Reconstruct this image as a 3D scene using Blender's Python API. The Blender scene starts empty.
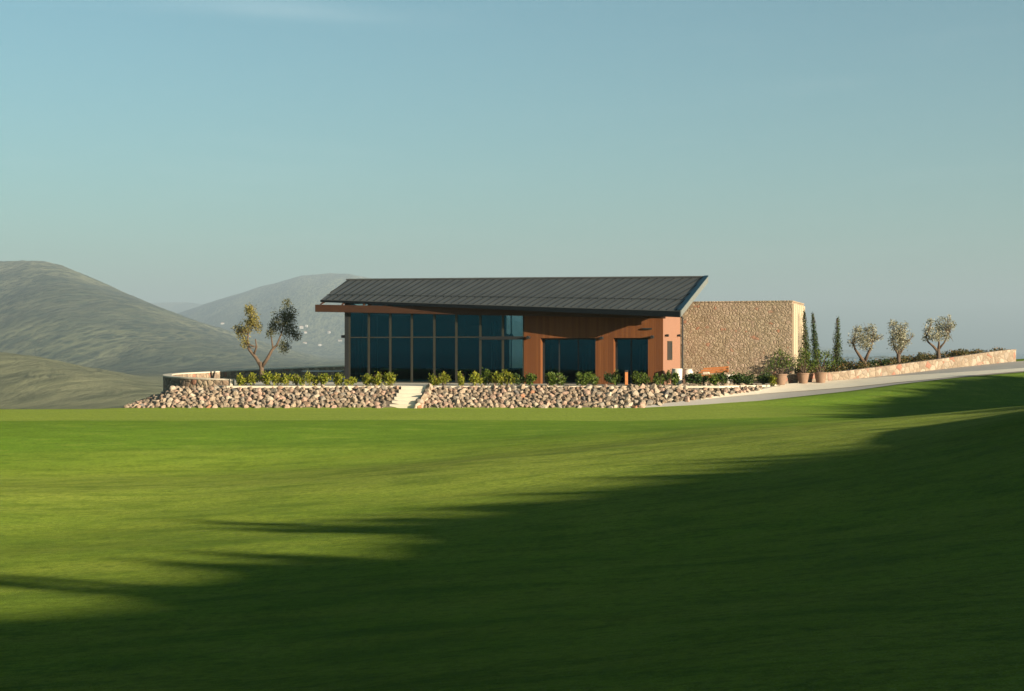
import bpy, math, random
import numpy as np
from mathutils import Vector, Matrix, noise

R = math.radians
random.seed(7)
rng = np.random.default_rng(7)
S = bpy.context.scene
COL = S.collection

# ------------------------------------------------------------------ camera
CAM_Z = 2.946          # eye height above the far edge of the lawn
F = 1422.0             # focal length in pixels (50 mm on 36 mm)
EYE_Y = 349.0          # picture row of eye level

def at(px, py, d):
    """point at depth d seen in the photograph at px, py"""
    return Vector(((px - 512) / F * d, d, CAM_Z + (EYE_Y - py) / F * d))

cam = bpy.data.cameras.new('camera'); cam.lens = 50; cam.sensor_width = 36
cam.clip_start = 0.5; cam.clip_end = 200000
co = bpy.data.objects.new('camera', cam); COL.objects.link(co)
co.location = (0, 0, CAM_Z)
co.rotation_euler = (R(90) + math.atan((EYE_Y - 345.5) / F), 0, 0)
S.camera = co

# ------------------------------------------------------------------ sun and sky
SUN_A, SUN_E = 52.0, 11.2          # azimuth to the right of straight behind the camera, elevation
sx, sy = math.sin(R(SUN_A)), -math.cos(R(SUN_A))
sd = Vector((sx * math.cos(R(SUN_E)), sy * math.cos(R(SUN_E)), math.sin(R(SUN_E))))
sl = bpy.data.lights.new('sun', 'SUN'); sl.energy = 5.0; sl.angle = R(0.5); sl.color = (1.0, 0.86, 0.66)
so = bpy.data.objects.new('sun', sl); COL.objects.link(so)
so.rotation_euler = sd.to_track_quat('Z', 'Y').to_euler()
sl.angle = R(0.4); so.location = (60, -40, 60)

W = bpy.data.worlds.new('World'); S.world = W; W.use_nodes = True
wn, wl = W.node_tree.nodes, W.node_tree.links
wn.clear()
out = wn.new('ShaderNodeOutputWorld'); bg = wn.new('ShaderNodeBackground')
sky = wn.new('ShaderNodeTexSky'); sky.sky_type = 'NISHITA'; sky.sun_disc = False
sky.sun_elevation = R(SUN_E); sky.sun_rotation = math.atan2(sx, sy)
sky.altitude = 100; sky.air_density = 1.0; sky.dust_density = 1.6; sky.ozone_density = 2.0
hs = wn.new('ShaderNodeHueSaturation'); hs.inputs['Saturation'].default_value = 0.95
tint = wn.new('ShaderNodeMix'); tint.data_type = 'RGBA'; tint.blend_type = 'MULTIPLY'
tint.inputs[0].default_value = 1.0; tint.inputs[7].default_value = (0.485, 0.79, 0.745, 1)
# thin cirrus high in the sky
tc = wn.new('ShaderNodeTexCoord'); mp = wn.new('ShaderNodeMapping'); mp.inputs['Scale'].default_value = (3.0, 3.0, 26.0)
mp.inputs['Rotation'].default_value = (0, R(3), 0)
nz = wn.new('ShaderNodeTexNoise'); nz.inputs['Scale'].default_value = 1.4; nz.inputs['Detail'].default_value = 6
rp = wn.new('ShaderNodeValToRGB'); rp.color_ramp.elements[0].position = 0.55; rp.color_ramp.elements[1].position = 0.85
rp.color_ramp.elements[1].color = (0.05, 0.05, 0.05, 1)
cm = wn.new('ShaderNodeMix'); cm.data_type = 'RGBA'; cm.inputs[7].default_value = (7.0, 7.2, 6.8, 1)
wl.new(tc.outputs['Generated'], mp.inputs['Vector']); wl.new(mp.outputs[0], nz.inputs['Vector'])
wl.new(nz.outputs['Fac'], rp.inputs[0])
wl.new(sky.outputs[0], hs.inputs['Color']); wl.new(hs.outputs[0], tint.inputs[6])
wl.new(tint.outputs[2], cm.inputs[6]); wl.new(rp.outputs[0], cm.inputs[0])
sxyz_ = wn.new('ShaderNodeSeparateXYZ'); wl.new(tc.outputs['Generated'], sxyz_.inputs[0])
def wmath(op, a, b):
    m_ = wn.new('ShaderNodeMath'); m_.operation = op
    for s_, x_ in ((m_.inputs[0], a), (m_.inputs[1], b)):
        if isinstance(x_, (int, float)): s_.default_value = x_
        else: wl.new(x_, s_)
    return m_.outputs[0]
ex = wmath('POWER', wmath('ABSOLUTE', wmath('DIVIDE', wmath('ADD', sxyz_.outputs[0], .165), .085), 0), 2.0)
ez = wmath('POWER', wmath('ABSOLUTE', wmath('DIVIDE', wmath('SUBTRACT', wmath('ADD', sxyz_.outputs[2], wmath('MULTIPLY', sxyz_.outputs[0], .06)), .2205), .0065), 0), 2.0)
wm = wmath('MULTIPLY', wmath('POWER', 2.718, wmath('MULTIPLY', wmath('ADD', ex, ez), -1.0)), wmath('MULTIPLY', nz.outputs['Fac'], .10))
cw_ = wn.new('ShaderNodeMix'); cw_.data_type = 'RGBA'; cw_.inputs[7].default_value = (6.6, 7.2, 7.0, 1)
wl.new(wm, cw_.inputs[0]); wl.new(cm.outputs[2], cw_.inputs[6])
wl.new(cw_.outputs[2], bg.inputs['Color']); bg.inputs['Strength'].default_value = 0.050
wl.new(bg.outputs[0], out.inputs['Surface'])

S.view_settings.view_transform = 'Standard'; S.view_settings.look = 'None'
S.view_settings.gamma = 1; S.view_settings.use_curve_mapping = False
S.view_settings.exposure = 1.98
S.render.engine = 'CYCLES'
S.cycles.use_denoising = True
S.cycles.max_bounces = 8; S.cycles.transparent_max_bounces = 24; S.cycles.volume_bounces = 0
S.cycles.sample_clamp_indirect = 4

# ------------------------------------------------------------------ materials
ALB = 0.79
class NT:
    """small wrapper to write node trees briefly"""
    def __init__(s, name):
        m = bpy.data.materials.new(name); m.use_nodes = True
        s.m = m; s.n = m.node_tree.nodes; s.l = m.node_tree.links
        s.n.clear(); s.out = s.n.new('ShaderNodeOutputMaterial')
    def node(s, t, **k):
        n = s.n.new(t)
        for a, b in k.items(): setattr(n, a, b)
        return n
    def put(s, sock, v):
        if isinstance(v, bpy.types.NodeSocket): s.l.new(v, sock)
        else:
            if isinstance(v, tuple) and len(v) == 3 and sock.type == 'RGBA': v = (*v, 1)
            sock.default_value = v
    def coord(s, kind='Object', scale=(1, 1, 1), rot=(0, 0, 0)):
        t = s.node('ShaderNodeTexCoord'); m = s.node('ShaderNodeMapping')
        m.inputs['Scale'].default_value = scale; m.inputs['Rotation'].default_value = rot
        s.l.new(t.outputs[kind], m.inputs['Vector']); return m.outputs[0]
    def world(s, scale=(1, 1, 1), rot=(0, 0, 0)):
        t = s.node('ShaderNodeNewGeometry'); m = s.node('ShaderNodeMapping')
        m.inputs['Scale'].default_value = scale; m.inputs['Rotation'].default_value = rot
        s.l.new(t.outputs['Position'], m.inputs['Vector']); return m.outputs[0]
    def noise(s, vec, scale, detail=4, rough=0.55, out='Fac'):
        t = s.node('ShaderNodeTexNoise'); s.l.new(vec, t.inputs['Vector'])
        t.inputs['Scale'].default_value = scale; t.inputs['Detail'].default_value = detail
        t.inputs['Roughness'].default_value = rough; return t.outputs[out]
    def voro(s, vec, scale, feature='F1', out='Color', rnd=1.0):
        t = s.node('ShaderNodeTexVoronoi', feature=feature); s.l.new(vec, t.inputs['Vector'])
        t.inputs['Scale'].default_value = scale; t.inputs['Randomness'].default_value = rnd
        return t.outputs[out]
    def ramp(s, fac, stops, mode='LINEAR'):
        r = s.node('ShaderNodeValToRGB'); r.color_ramp.interpolation = mode
        e = r.color_ramp.elements
        while len(e) < len(stops): e.new(0.5)
        for i, (p, c) in enumerate(stops):
            e[i].position = p; e[i].color = (*c, 1) if isinstance(c, tuple) else (c, c, c, 1)
        s.put(r.inputs[0], fac); return r.outputs[0]
    def mix(s, fac, a, b, mode='MIX'):
        t = s.node('ShaderNodeMix', data_type='RGBA', blend_type=mode)
        s.put(t.inputs[0], fac); s.put(t.inputs[6], a); s.put(t.inputs[7], b); return t.outputs[2]
    def math(s, op, a, b=0.0):
        t = s.node('ShaderNodeMath', operation=op); s.put(t.inputs[0], a); s.put(t.inputs[1], b); return t.outputs[0]
    def sep(s, v):
        t = s.node('ShaderNodeSeparateXYZ'); s.l.new(v, t.inputs[0]); return t.outputs
    def bump(s, h, strength=0.5, dist=0.02, normal=None):
        b = s.node('ShaderNodeBump'); b.inputs['Strength'].default_value = strength
        b.inputs['Distance'].default_value = dist; s.put(b.inputs['Height'], h)
        if normal is not None: s.l.new(normal, b.inputs['Normal'])
        return b.outputs[0]
    def ruffle(s, vec, scale, k, nap=(0, 0, 0)):
        """normals leaning at random like blades or leaves"""
        c = s.noise(vec, scale, 2, 0.6, 'Color')
        a = s.node('ShaderNodeVectorMath', operation='SUBTRACT'); s.l.new(c, a.inputs[0]); a.inputs[1].default_value = tuple(.5 - q / k for q in nap)
        b = s.node('ShaderNodeVectorMath', operation='MULTIPLY'); s.l.new(a.outputs[0], b.inputs[0]); b.inputs[1].default_value = (k, k, k * .25)
        g = s.node('ShaderNodeNewGeometry')
        d = s.node('ShaderNodeVectorMath', operation='ADD'); s.l.new(b.outputs[0], d.inputs[0]); s.l.new(g.outputs['Normal'], d.inputs[1])
        n = s.node('ShaderNodeVectorMath', operation='NORMALIZE'); s.l.new(d.outputs[0], n.inputs[0]); return n.outputs[0]
    def bsdf(s, color, rough=0.8, metal=0.0, normal=None, spec=0.3, **k):
        b = s.node('ShaderNodeBsdfPrincipled')
        color = tuple(x * ALB for x in color) if isinstance(color, tuple) else s.mix(1.0, color, (ALB, ALB, ALB), 'MULTIPLY')
        s.put(b.inputs['Base Color'], color); s.put(b.inputs['Roughness'], rough)
        s.put(b.inputs['Metallic'], metal); s.put(b.inputs['Specular IOR Level'], spec)
        if normal is not None: s.l.new(normal, b.inputs['Normal'])
        for a, v in k.items(): s.put(b.inputs[a], v)
        s.l.new(b.outputs[0], s.out.inputs['Surface']); return b

M = {}
def plain(name, col, rough=0.7, metal=0.0, var=0.15, scale=6.0, spec=0.3, bump=0.15):
    t = NT(name); v = t.coord()
    n = t.noise(v, scale, 5)
    c = t.mix(n, tuple(x * (1 - var) for x in col), tuple(min(1, x * (1 + var)) for x in col))
    t.bsdf(c, rough, metal, t.bump(t.noise(v, scale * 6, 3), bump, 0.01), spec)
    M[name] = t.m; return t.m

# lawn: fairway grass, a paler mown green on the far plateau, darker rough on the bank
t = NT('lawn'); v = t.world()
x, y, z = t.sep(v)
big = t.noise(t.world((1, .55, 1)), 0.10, 4)
mid = t.noise(t.world((.25, 1, 1)), 0.55, 5, .6)
fine = t.noise(v, 9.0, 4, .7)
fair = t.ramp(big, [(.3, (.088, .150, .010)), (.5, (.132, .198, .014)), (.7, (.172, .225, .022))])
fair = t.mix(t.ramp(mid, [(.35, 0.0), (.7, .55)]), fair, (.180, .205, .024))
green = t.ramp(t.noise(t.world((.15, 1, 1)), .9, 3), [(.3, (.185, .228, .036)), (.7, (.222, .255, .046))])
fair = t.mix(t.ramp(t.math('DIVIDE', t.math('ADD', y, t.math('MULTIPLY', t.noise(t.world((.3, 1, 1)), .12, 3), 14.0)), 100.0), [(.50, 0.0), (.55, .8), (.72, .8)]), fair, (.070, .140, .006))  # darker band painted in for the shading of the plateau's front slope
fair = t.mix(t.ramp(t.math('DIVIDE', t.math('ADD', y, t.math('MULTIPLY', t.noise(t.world((.25, 1, 1)), .15, 3), 10.0)), 100.0), [(.35, 0.0), (.40, .6), (.46, .5), (.50, 0.0)]), fair, (.20, .235, .035))  # paler band painted in for the brighter lit swell
edge = t.math('ADD', y, t.math('MULTIPLY', t.noise(v, .05, 2), 3.0))
isg = t.ramp(t.math('DIVIDE', edge, 100.0), [(.598, 0.0), (.606, 1.0)])
inx = t.ramp(t.math('ADD', t.math('DIVIDE', x, 200.0), .5), [(.55, 1.0), (.575, 0.0)])
c = fair
bank = t.ramp(z, [(.0, 0.0), (1.0, 1.0)])
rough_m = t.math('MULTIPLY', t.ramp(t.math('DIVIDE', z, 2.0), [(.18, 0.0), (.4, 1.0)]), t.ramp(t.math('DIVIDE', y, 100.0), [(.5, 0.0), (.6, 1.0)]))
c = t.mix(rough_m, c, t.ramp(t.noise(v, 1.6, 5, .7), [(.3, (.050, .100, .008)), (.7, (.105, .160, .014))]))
patch = t.noise(t.world((.38, 1, 1)), 1.3, 6, .68)
c = t.mix(t.ramp(patch, [(.36, .62), (.52, 0.0)]), c, (.062, .108, .006))
c = t.mix(t.ramp(patch, [(.54, 0.0), (.72, .5)]), c, (.205, .232, .036))
c = t.mix(t.math('MULTIPLY', t.math('MULTIPLY', isg, inx), .62), c, green)
tuft = t.noise(t.world((.5, 1, 1)), 5.5, 5, .72)
c = t.mix(t.ramp(tuft, [(.34, .50), (.48, 0.0)]), c, (.042, .072, .005))
c = t.mix(t.ramp(fine, [(.34, .50), (.60, 0.0)]), c, (.042, .072, .005))
c = t.mix(1.0, c, (1.24, 1.25, 1.22), 'MULTIPLY')
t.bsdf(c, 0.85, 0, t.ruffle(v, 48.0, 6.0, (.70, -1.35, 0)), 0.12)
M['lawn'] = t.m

# far hills: scrub and dry grass
t = NT('scrub_hill'); v = t.world()
v = t.world((1, .14, 1.3)); pat = t.noise(v, .0040, 7, .65); bush = t.voro(v, .075, 'F1', 'Distance'); fleck = t.noise(v, .045, 8, .8)
c = t.ramp(pat, [(.35, (.130, .142, .075)), (.5, (.185, .190, .100)), (.66, (.25, .24, .135))])
c = t.mix(t.ramp(fleck, [(.44, .8), (.52, 0.0)]), c, (.040, .058, .034))
c = t.mix(t.math('MULTIPLY', t.ramp(bush, [(.25, .95), (.45, 0.0)]), t.ramp(t.noise(v, .007, 5, .7), [(.38, 0.0), (.58, 1.0)])), c, (.024, .040, .022))
c = t.mix(t.ramp(t.noise(v, .0021, 4, .6), [(.52, 0.0), (.62, .7)]), c, (.028, .042, .024))
c = t.mix(t.ramp(t.math('DIVIDE', t.sep(t.world())[1], 4000.0), [(.28, .55), (.42, 0.0)]), c, (.25, .245, .135))  # nearer spur toned paler, making up in colour for its thinner haze
t.bsdf(c, 1.0, 0, t.bump(t.math('ADD', t.math('MULTIPLY', fleck, 1.0), t.math('MULTIPLY', bush, -.8)), .7, 12.0), 0.0)
M['scrub_hill'] = t.m

t = NT('sea'); v = t.world()
t.bsdf((.010, .035, .060), .25, 0, t.bump(t.noise(v, .02, 6), .4, 1.5), .4)
M['sea'] = t.m

def stone_mat(name, stops, scale, bump=.6, mortar=None, dist=.05, rnd=1.0, squash=(1, 1, 1)):
    t = NT(name); v = t.coord('Object', squash)
    nv = t.noise(v, 3.0, 3, .5, 'Color')
    w = t.node('ShaderNodeMix', data_type='RGBA', blend_type='LINEAR_LIGHT')
    w.inputs[0].default_value = .08; t.l.new(v, w.inputs[6]); t.l.new(nv, w.inputs[7]); vv = w.outputs[2]
    cell = t.voro(vv, scale, 'F1', 'Color', rnd)
    r = t.sep(cell)[0]
    c = t.ramp(r, stops, 'CONSTANT')
    c = t.mix(t.ramp(t.noise(v, 14.0, 5, .7), [(.3, .55), (.7, 0.0)]), c, t.mix(.5, c, (.05, .04, .03), 'MULTIPLY'))
    d = t.voro(vv, scale, 'DISTANCE_TO_EDGE', 'Distance', rnd)
    if name == 'rubble':
        c2 = t.ramp(t.sep(t.voro(vv, scale * 2.1, 'F1', 'Color', rnd))[1], [(0, (.24, .19, .12)), (.4, (.37, .29, .18)), (.75, (.46, .36, .25))], 'CONSTANT')
        c = t.mix(.30, c, c2)
        c = t.mix(t.ramp(t.noise(v, .55, 5, .65), [(.42, 0.0), (.66, .5)]), c, (.42, .30, .22))
        c = t.mix(t.ramp(t.noise(t.coord('Object', (1, 1, .35)), .9, 5, .65), [(.45, 0.0), (.7, .45)]), c, (.20, .155, .10))
    if mortar: c = t.mix(t.ramp(d, [(.0, 1.0), (.07, 0.0)]), c, mortar)
    h = t.math('ADD', t.ramp(d, [(0., 0.0), (.25, 1.0)]), t.math('MULTIPLY', t.noise(v, 20.0, 4), .35))
    t.bsdf(c, .92, 0, t.bump(h, bump, dist), .15)
    M[name] = t.m
stone_mat('rubble', [(0, (.38, .29, .19)), (.16, (.48, .375, .255)), (.34, (.33, .245, .16)), (.5, (.53, .415, .29)), (.66, (.43, .33, .22)), (.80, (.56, .42, .31)), (.90, (.46, .32, .235)), (.968, (.48, .20, .12))], 5.2, .45, (.22, .17, .11), .035, 1.0, (1, 1, 1.3))
stone_mat('terrace_stone', [(0, (.30, .22, .15)), (.2, (.40, .30, .20)), (.4, (.25, .19, .14)), (.6, (.36, .25, .17)), (.8, (.45, .34, .23)), (.94, (.40, .20, .13))], 3.4, .7, (.15, .12, .09), .06)
stone_mat('road_wall_stone', [(0, (.34, .255, .18)), (.2, (.40, .31, .225)), (.4, (.30, .225, .16)), (.6, (.46, .36, .27)), (.78, (.38, .24, .175)), (.85, (.36, .29, .22)), (.95, (.38, .19, .13))], 3.1, .7, (.24, .19, .13), .05)

t = NT('boulder'); v = t.coord(); oi = t.node('ShaderNodeObjectInfo')
n = t.noise(v, 5.0, 5, .65)
c = t.mix(t.ramp(n, [(.3, .7), (.65, 0.0)]), oi.outputs['Color'], t.mix(1.0, oi.outputs['Color'], (.50, .46, .44), 'MULTIPLY'))
t.bsdf(c, .92, 0, t.bump(t.noise(v, 9.0, 6, .7), .7, .06), .15)
M['boulder'] = t.m
t = NT('loose_stone'); v = t.coord(); g = t.node('ShaderNodeNewGeometry')
c = t.ramp(g.outputs['Random Per Island'], [(0, (.30, .235, .17)), (.3, (.38, .29, .21)), (.55, (.27, .22, .17)), (.75, (.40, .275, .20)), (.9, (.42, .34, .26))], 'CONSTANT')
c = t.mix(t.noise(v, 9, 4), c, t.mix(1.0, c, (.6, .55, .5), 'MULTIPLY'))
t.bsdf(c, .92, 0, t.bump(t.noise(v, 12.0, 5, .7), .6, .04), .15)
M['loose_stone'] = t.m
plain('bank_earth', (.16, .125, .09), .95, var=.4, scale=2.0)
plain('concrete', (.60, .52, .40), .85, var=.12, scale=1.5)
plain('road', (.44, .40, .345), .9, var=.12, scale=.7, bump=.3)
plain('pale_kerb', (.86, .75, .58), .85, var=.12, scale=1.0)
plain('sand_path', (.52, .44, .33), .9, var=.15, scale=1.3)
plain('salmon_plaster', (.285, .145, .092), .85, var=.06, scale=.8, bump=.05)
plain('dark_metal', (.035, .036, .036), .45, .3, .2, 3.0)
plain('bronze_frame', (.075, .068, .050), .4, .5, .2, 3.0)
plain('gutter_metal', (.008, .010, .013), .4, .3, .15, 2.0)  # near-black, the shade at the eave is put into the colour
plain('seam_metal', (.022, .024, .023), .5, .3, .15, 2.0)  # darker than the sheet, the shadow of the seams put into the colour
plain('verge_metal', (.20, .21, .19), .5, .2, .10, 1.5)
plain('verge_trim', (.008, .035, .055), .4, .2, .10, 1.5)
plain('terracotta', (.25, .155, .10), .85, var=.18, scale=5.0)
plain('white_ceramic', (.66, .60, .50), .6, var=.08, scale=4.0)
plain('orange_timber', (.48, .17, .05), .6, var=.3, scale=6.0)
plain('cream_cushion', (.66, .56, .42), .9, var=.08)
plain('pale_table', (.60, .60, .58), .5, var=.1)
plain('bark', (.12, .082, .054), .95, var=.45, scale=7.0, bump=.8)
plain('dark_bark', (.075, .055, .04), .95, var=.4, scale=8.0, bump=.8)
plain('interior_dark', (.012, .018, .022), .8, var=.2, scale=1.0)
plain('curtain_cloth', (.03, .06, .065), .9, var=.2, scale=2.0)
plain('white_render', (.62, .58, .52), .8, var=.05)
plain('roof_tile_far', (.34, .15, .09), .9, var=.2)
plain('pale_batten', (.47, .37, .25), .8, var=.15, scale=4.0)
plain('soil', (.06, .045, .03), .95, var=.4, scale=12.0)

# standing-seam roof sheet
t = NT('zinc'); v = t.coord()
n = t.noise(v, .9, 5, .6)
c = t.ramp(n, [(.3, (.078, .080, .074)), (.7, (.112, .114, .104))])
t.bsdf(c, .55, .25, t.bump(t.noise(v, 3.0, 4), .1, .01), .35)
M['zinc'] = t.m
# vertical timber boards
t = NT('timber_boards'); v = t.coord()
sxyz = t.sep(v)
u_ = t.math('MULTIPLY', t.math('ADD', sxyz[0], sxyz[1]), 8.0)
idn = t.node('ShaderNodeTexWhiteNoise', noise_dimensions='1D'); t.l.new(t.math('FLOOR', u_), idn.inputs['W'])
grain = t.noise(t.coord('Object', (22, 22, 1.0)), 1.0, 5, .6)
c = t.ramp(idn.outputs['Value'], [(0, (.145, .045, .010)), (.5, (.182, .059, .013)), (1, (.22, .075, .018))])
c = t.mix(t.ramp(grain, [(.35, .45), (.7, 0.0)]), c, (.12, .042, .012))
fr = t.math('FRACT', u_)
gap = t.math('MULTIPLY', t.ramp(fr, [(0, 0.0), (.09, 1.0)]), t.ramp(fr, [(.91, 1.0), (1.0, 0.0)]))
t.bsdf(c, .65, 0, t.bump(gap, .5, .012), .3)
M['timber_boards'] = t.m
t = NT('beam_timber'); v = t.coord('Object', (1.2, 14, 14))
c = t.ramp(t.noise(v, 1.5, 5, .6), [(.3, (.045, .018, .008)), (.7, (.075, .030, .012))])
t.bsdf(c, .6, 0, t.bump(t.noise(v, 3, 3), .2, .01), .3)
M['beam_timber'] = t.m

# tinted glazing
t = NT('glass'); 
tr = t.node('ShaderNodeBsdfTransparent'); tr.inputs[0].default_value = (.62, .72, .73, 1)
gl = t.node('ShaderNodeBsdfGlossy'); gl.inputs['Roughness'].default_value = .015; gl.inputs['Color'].default_value = (.12, .62, .80, 1)
lw = t.node('ShaderNodeFresnel'); lw.inputs[0].default_value = 1.55
ms = t.node('ShaderNodeMixShader'); t.l.new(lw.outputs[0], ms.inputs[0]); t.l.new(tr.outputs[0], ms.inputs[1]); t.l.new(gl.outputs[0], ms.inputs[2])
t.l.new(ms.outputs[0], t.out.inputs['Surface'])
M['glass'] = t.m

def leaf_mat(name, stops, trans=.35, rough=.55):
    t = NT(name); g = t.node('ShaderNodeNewGeometry')
    c = t.mix(1.0, t.ramp(g.outputs['Random Per Island'], stops), (.86, .86, .86), 'MULTIPLY')
    b = t.node('ShaderNodeBsdfPrincipled'); t.l.new(c, b.inputs['Base Color']); b.inputs['Roughness'].default_value = rough
    b.inputs['Specular IOR Level'].default_value = .25
    tl = t.node('ShaderNodeBsdfTranslucent'); t.l.new(t.mix(.5, c, (1.0, 1.0, .35), 'MULTIPLY'), tl.inputs[0])
    m = t.node('ShaderNodeMixShader'); m.inputs[0].default_value = trans
    t.l.new(b.outputs[0], m.inputs[1]); t.l.new(tl.outputs[0], m.inputs[2]); t.l.new(m.outputs[0], t.out.inputs['Surface'])
    M[name] = t.m
leaf_mat('bright_leaves', [(0, (.11, .15, .010)), (.5, (.20, .215, .016)), (1, (.32, .29, .030))])
leaf_mat('green_leaves', [(0, (.045, .085, .010)), (.5, (.085, .130, .014)), (1, (.14, .17, .024))])
leaf_mat('dark_leaves', [(0, (.022, .045, .012)), (.5, (.040, .075, .016)), (1, (.075, .11, .022))])
leaf_mat('shaded_olive_leaves', [(0, (.055, .065, .028)), (.5, (.11, .115, .055)), (1, (.19, .18, .10))], .25)  # darker copy for the right crown, the building's shade put into the colour
leaf_mat('sunlit_olive_leaves', [(0, (.15, .135, .030)), (.5, (.25, .21, .050)), (1, (.36, .30, .10))], .3)  # brighter copy for the left crown, low sunlight put into the colour
leaf_mat('pale_olive_leaves', [(0, (.18, .175, .11)), (.5, (.29, .275, .18)), (1, (.44, .41, .30))], .25)
leaf_mat('cypress_leaves', [(0, (.022, .040, .010)), (.5, (.045, .070, .014)), (1, (.085, .105, .022))], .2)
leaf_mat('scrub_leaves', [(0, (.035, .045, .014)), (.4, (.075, .075, .020)), (.75, (.14, .105, .030)), (1, (.20, .10, .035))], .25)

# ------------------------------------------------------------------ mesh helpers
class MB:
    def __init__(s): s.v = []; s.f = []
    def add(s, vs, fs):
        b = len(s.v); s.v += [tuple(p) for p in vs]; s.f += [tuple(i + b for i in q) for q in fs]; return s
    def box(s, a, b):
        x0, y0, z0 = a; x1, y1, z1 = b
        return s.hexa([(x0, y0, z0), (x1, y0, z0), (x1, y1, z0), (x0, y1, z0)], [(x0, y0, z1), (x1, y0, z1), (x1, y1, z1), (x0, y1, z1)])
    def hexa(s, lo, hi):
        return s.add(list(lo) + list(hi), [(3, 2, 1, 0), (4, 5, 6, 7), (0, 1, 5, 4), (1, 2, 6, 5), (2, 3, 7, 6), (3, 0, 4, 7)])
    def prism(s, lo, hi):
        n = len(lo)
        return s.add(list(lo) + list(hi), [tuple(reversed(range(n))), tuple(range(n, 2 * n))] + [(i, (i + 1) % n, n + (i + 1) % n, n + i) for i in range(n)])
    def tube(s, pts, rad, seg=8, caps=True):
        pts = [Vector(p) for p in pts]; n = len(pts); vs = []; fs = []
        ref = Vector((0.31, 0.9, .2))
        for i, p in enumerate(pts):
            d = (pts[min(i + 1, n - 1)] - pts[max(i - 1, 0)]).normalized()
            a = d.cross(ref).normalized(); b = d.cross(a)
            r = rad[i] if isinstance(rad, (list, tuple)) else rad
            for k in range(seg):
                t_ = 2 * math.pi * k / seg; vs.append(p + a * (math.cos(t_) * r) + b * (math.sin(t_) * r))
        for i in range(n - 1):
            for k in range(seg):
                k2 = (k + 1) % seg; fs.append((i * seg + k, i * seg + k2, (i + 1) * seg + k2, (i + 1) * seg + k))
        if caps: fs += [tuple(reversed(range(seg))), tuple(range((n - 1) * seg, n * seg))]
        return s.add(vs, fs)
    def lathe(s, prof, c=(0, 0, 0), seg=20):
        vs = [(c[0] + r * math.cos(2 * math.pi * k / seg), c[1] + r * math.sin(2 * math.pi * k / seg), c[2] + z) for r, z in prof for k in range(seg)]
        fs = [(i * seg + k, i * seg + (k + 1) % seg, (i + 1) * seg + (k + 1) % seg, (i + 1) * seg + k) for i in range(len(prof) - 1) for k in range(seg)]
        fs += [tuple(reversed(range(seg))), tuple(range((len(prof) - 1) * seg, len(prof) * seg))]
        return s.add(vs, fs)
    def build(s, name, mat, parent=None, smooth=False, bevel=0.0, loc=None):
        me = bpy.data.meshes.new(name); me.from_pydata(s.v, [], s.f); me.update()
        if mat: me.materials.append(mat)
        if smooth: me.polygons.foreach_set('use_smooth', [True] * len(me.polygons))
        o = bpy.data.objects.new(name, me); COL.objects.link(o)
        if loc: o.location = loc
        if parent: o.parent = parent
        if bevel:
            m = o.modifiers.new('bevel', 'BEVEL'); m.width = bevel; m.segments = 2; m.limit_method = 'ANGLE'
        return o

def tag(o, label=None, cat=None, group=None, kind=None):
    if label: o['label'] = label
    if cat: o['category'] = cat
    if group: o['group'] = group
    if kind: o['kind'] = kind
    return o
def empty(name, loc=(0, 0, 0), rz=0.0):
    o = bpy.data.objects.new(name, None); COL.objects.link(o); o.location = loc; o.rotation_euler.z = rz
    o.empty_display_size = .3; return o
def copy_tree(o):
    c = o.copy(); COL.objects.link(c)
    for ch in list(o.children):
        d = ch.copy(); COL.objects.link(d); d.parent = c
        for g in list(ch.children):
            e = g.copy(); COL.objects.link(e); e.parent = d
    return c

def lerp_tab(xs, ys, x): return float(np.interp(x, xs, ys))
def sstep(a, b, x):
    t_ = min(1, max(0, (x - a) / (b - a))); return t_ * t_ * (3 - 2 * t_)

# ------------------------------------------------------------------ terrain of the course
NEAR = [(-140, 71.5, -.3), (-21, 71.2, -.05), (-19.6, 71.0, 0), (6.4, 71.0, 0.0), (9.35, 71.0, .15), (12.5, 71.3, .35), (14.7, 71.8, .56),
        (17.3, 72.6, .80), (20.1, 73.6, 1.13), (23.5, 74.7, 1.45), (27.2, 76, 1.70), (34, 79, 2.1), (60, 92, 3.6), (140, 130, 6)]
FAR = [(-140, 84, -6), (-21.5, 78, -1.0), (-19.8, 75.0, .0), (-17.3, 72.9, .92), (6.4, 72.72, 1.0), (9.35, 73.0, 1.0), (12.5, 74.2, 1.0), (15.4, 77.0, 1.08),
       (18.4, 78.5, 1.22), (21.3, 80.0, 1.46), (25.0, 82.0, 1.80), (29.6, 84.5, 2.17), (34, 87, 2.4), (60, 101, 3.8), (140, 140, 6)]
NX, NY, NZ = zip(*NEAR); FX, FY, FZ = zip(*FAR)

RIDGE = None   # filled below: height of the rise off to the right, by distance across the sun

def lawn_z(X, Y):
    p = sstep(40, 58, Y)
    n = .095 * X - .25
    n = -1.05 + math.log1p(math.exp((n + 1.05) * 3)) / 3          # levels out in a hollow to the left
    n = min(n, 3.0)
    mound = 1.6 * math.exp(-((X - 18.5) / 8.0) ** 2 - ((Y - 27) / 9.5) ** 2)
    near = n + 1.5 * math.exp(-((Y - 1) / 11) ** 2) + mound
    far = .018 * max(0, X - 4)
    und = .016 * noise.noise((X * .55, Y * .95, 1.3)) + .035 * noise.noise((X * .16, Y * .6, 5.3)) + .10 * noise.noise((X * .07, Y * .16, 3.1)) + .05 * noise.noise((X * .2, Y * .33, 7.7))
    zz = near * (1 - p) + far * p + und * (1 - .7 * p)
    # the gentle swell in the middle distance
    zz += .22 * math.exp(-((Y - 37) / 4.0) ** 2) * (1 - sstep(6, 14, X))
    return zz

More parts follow.
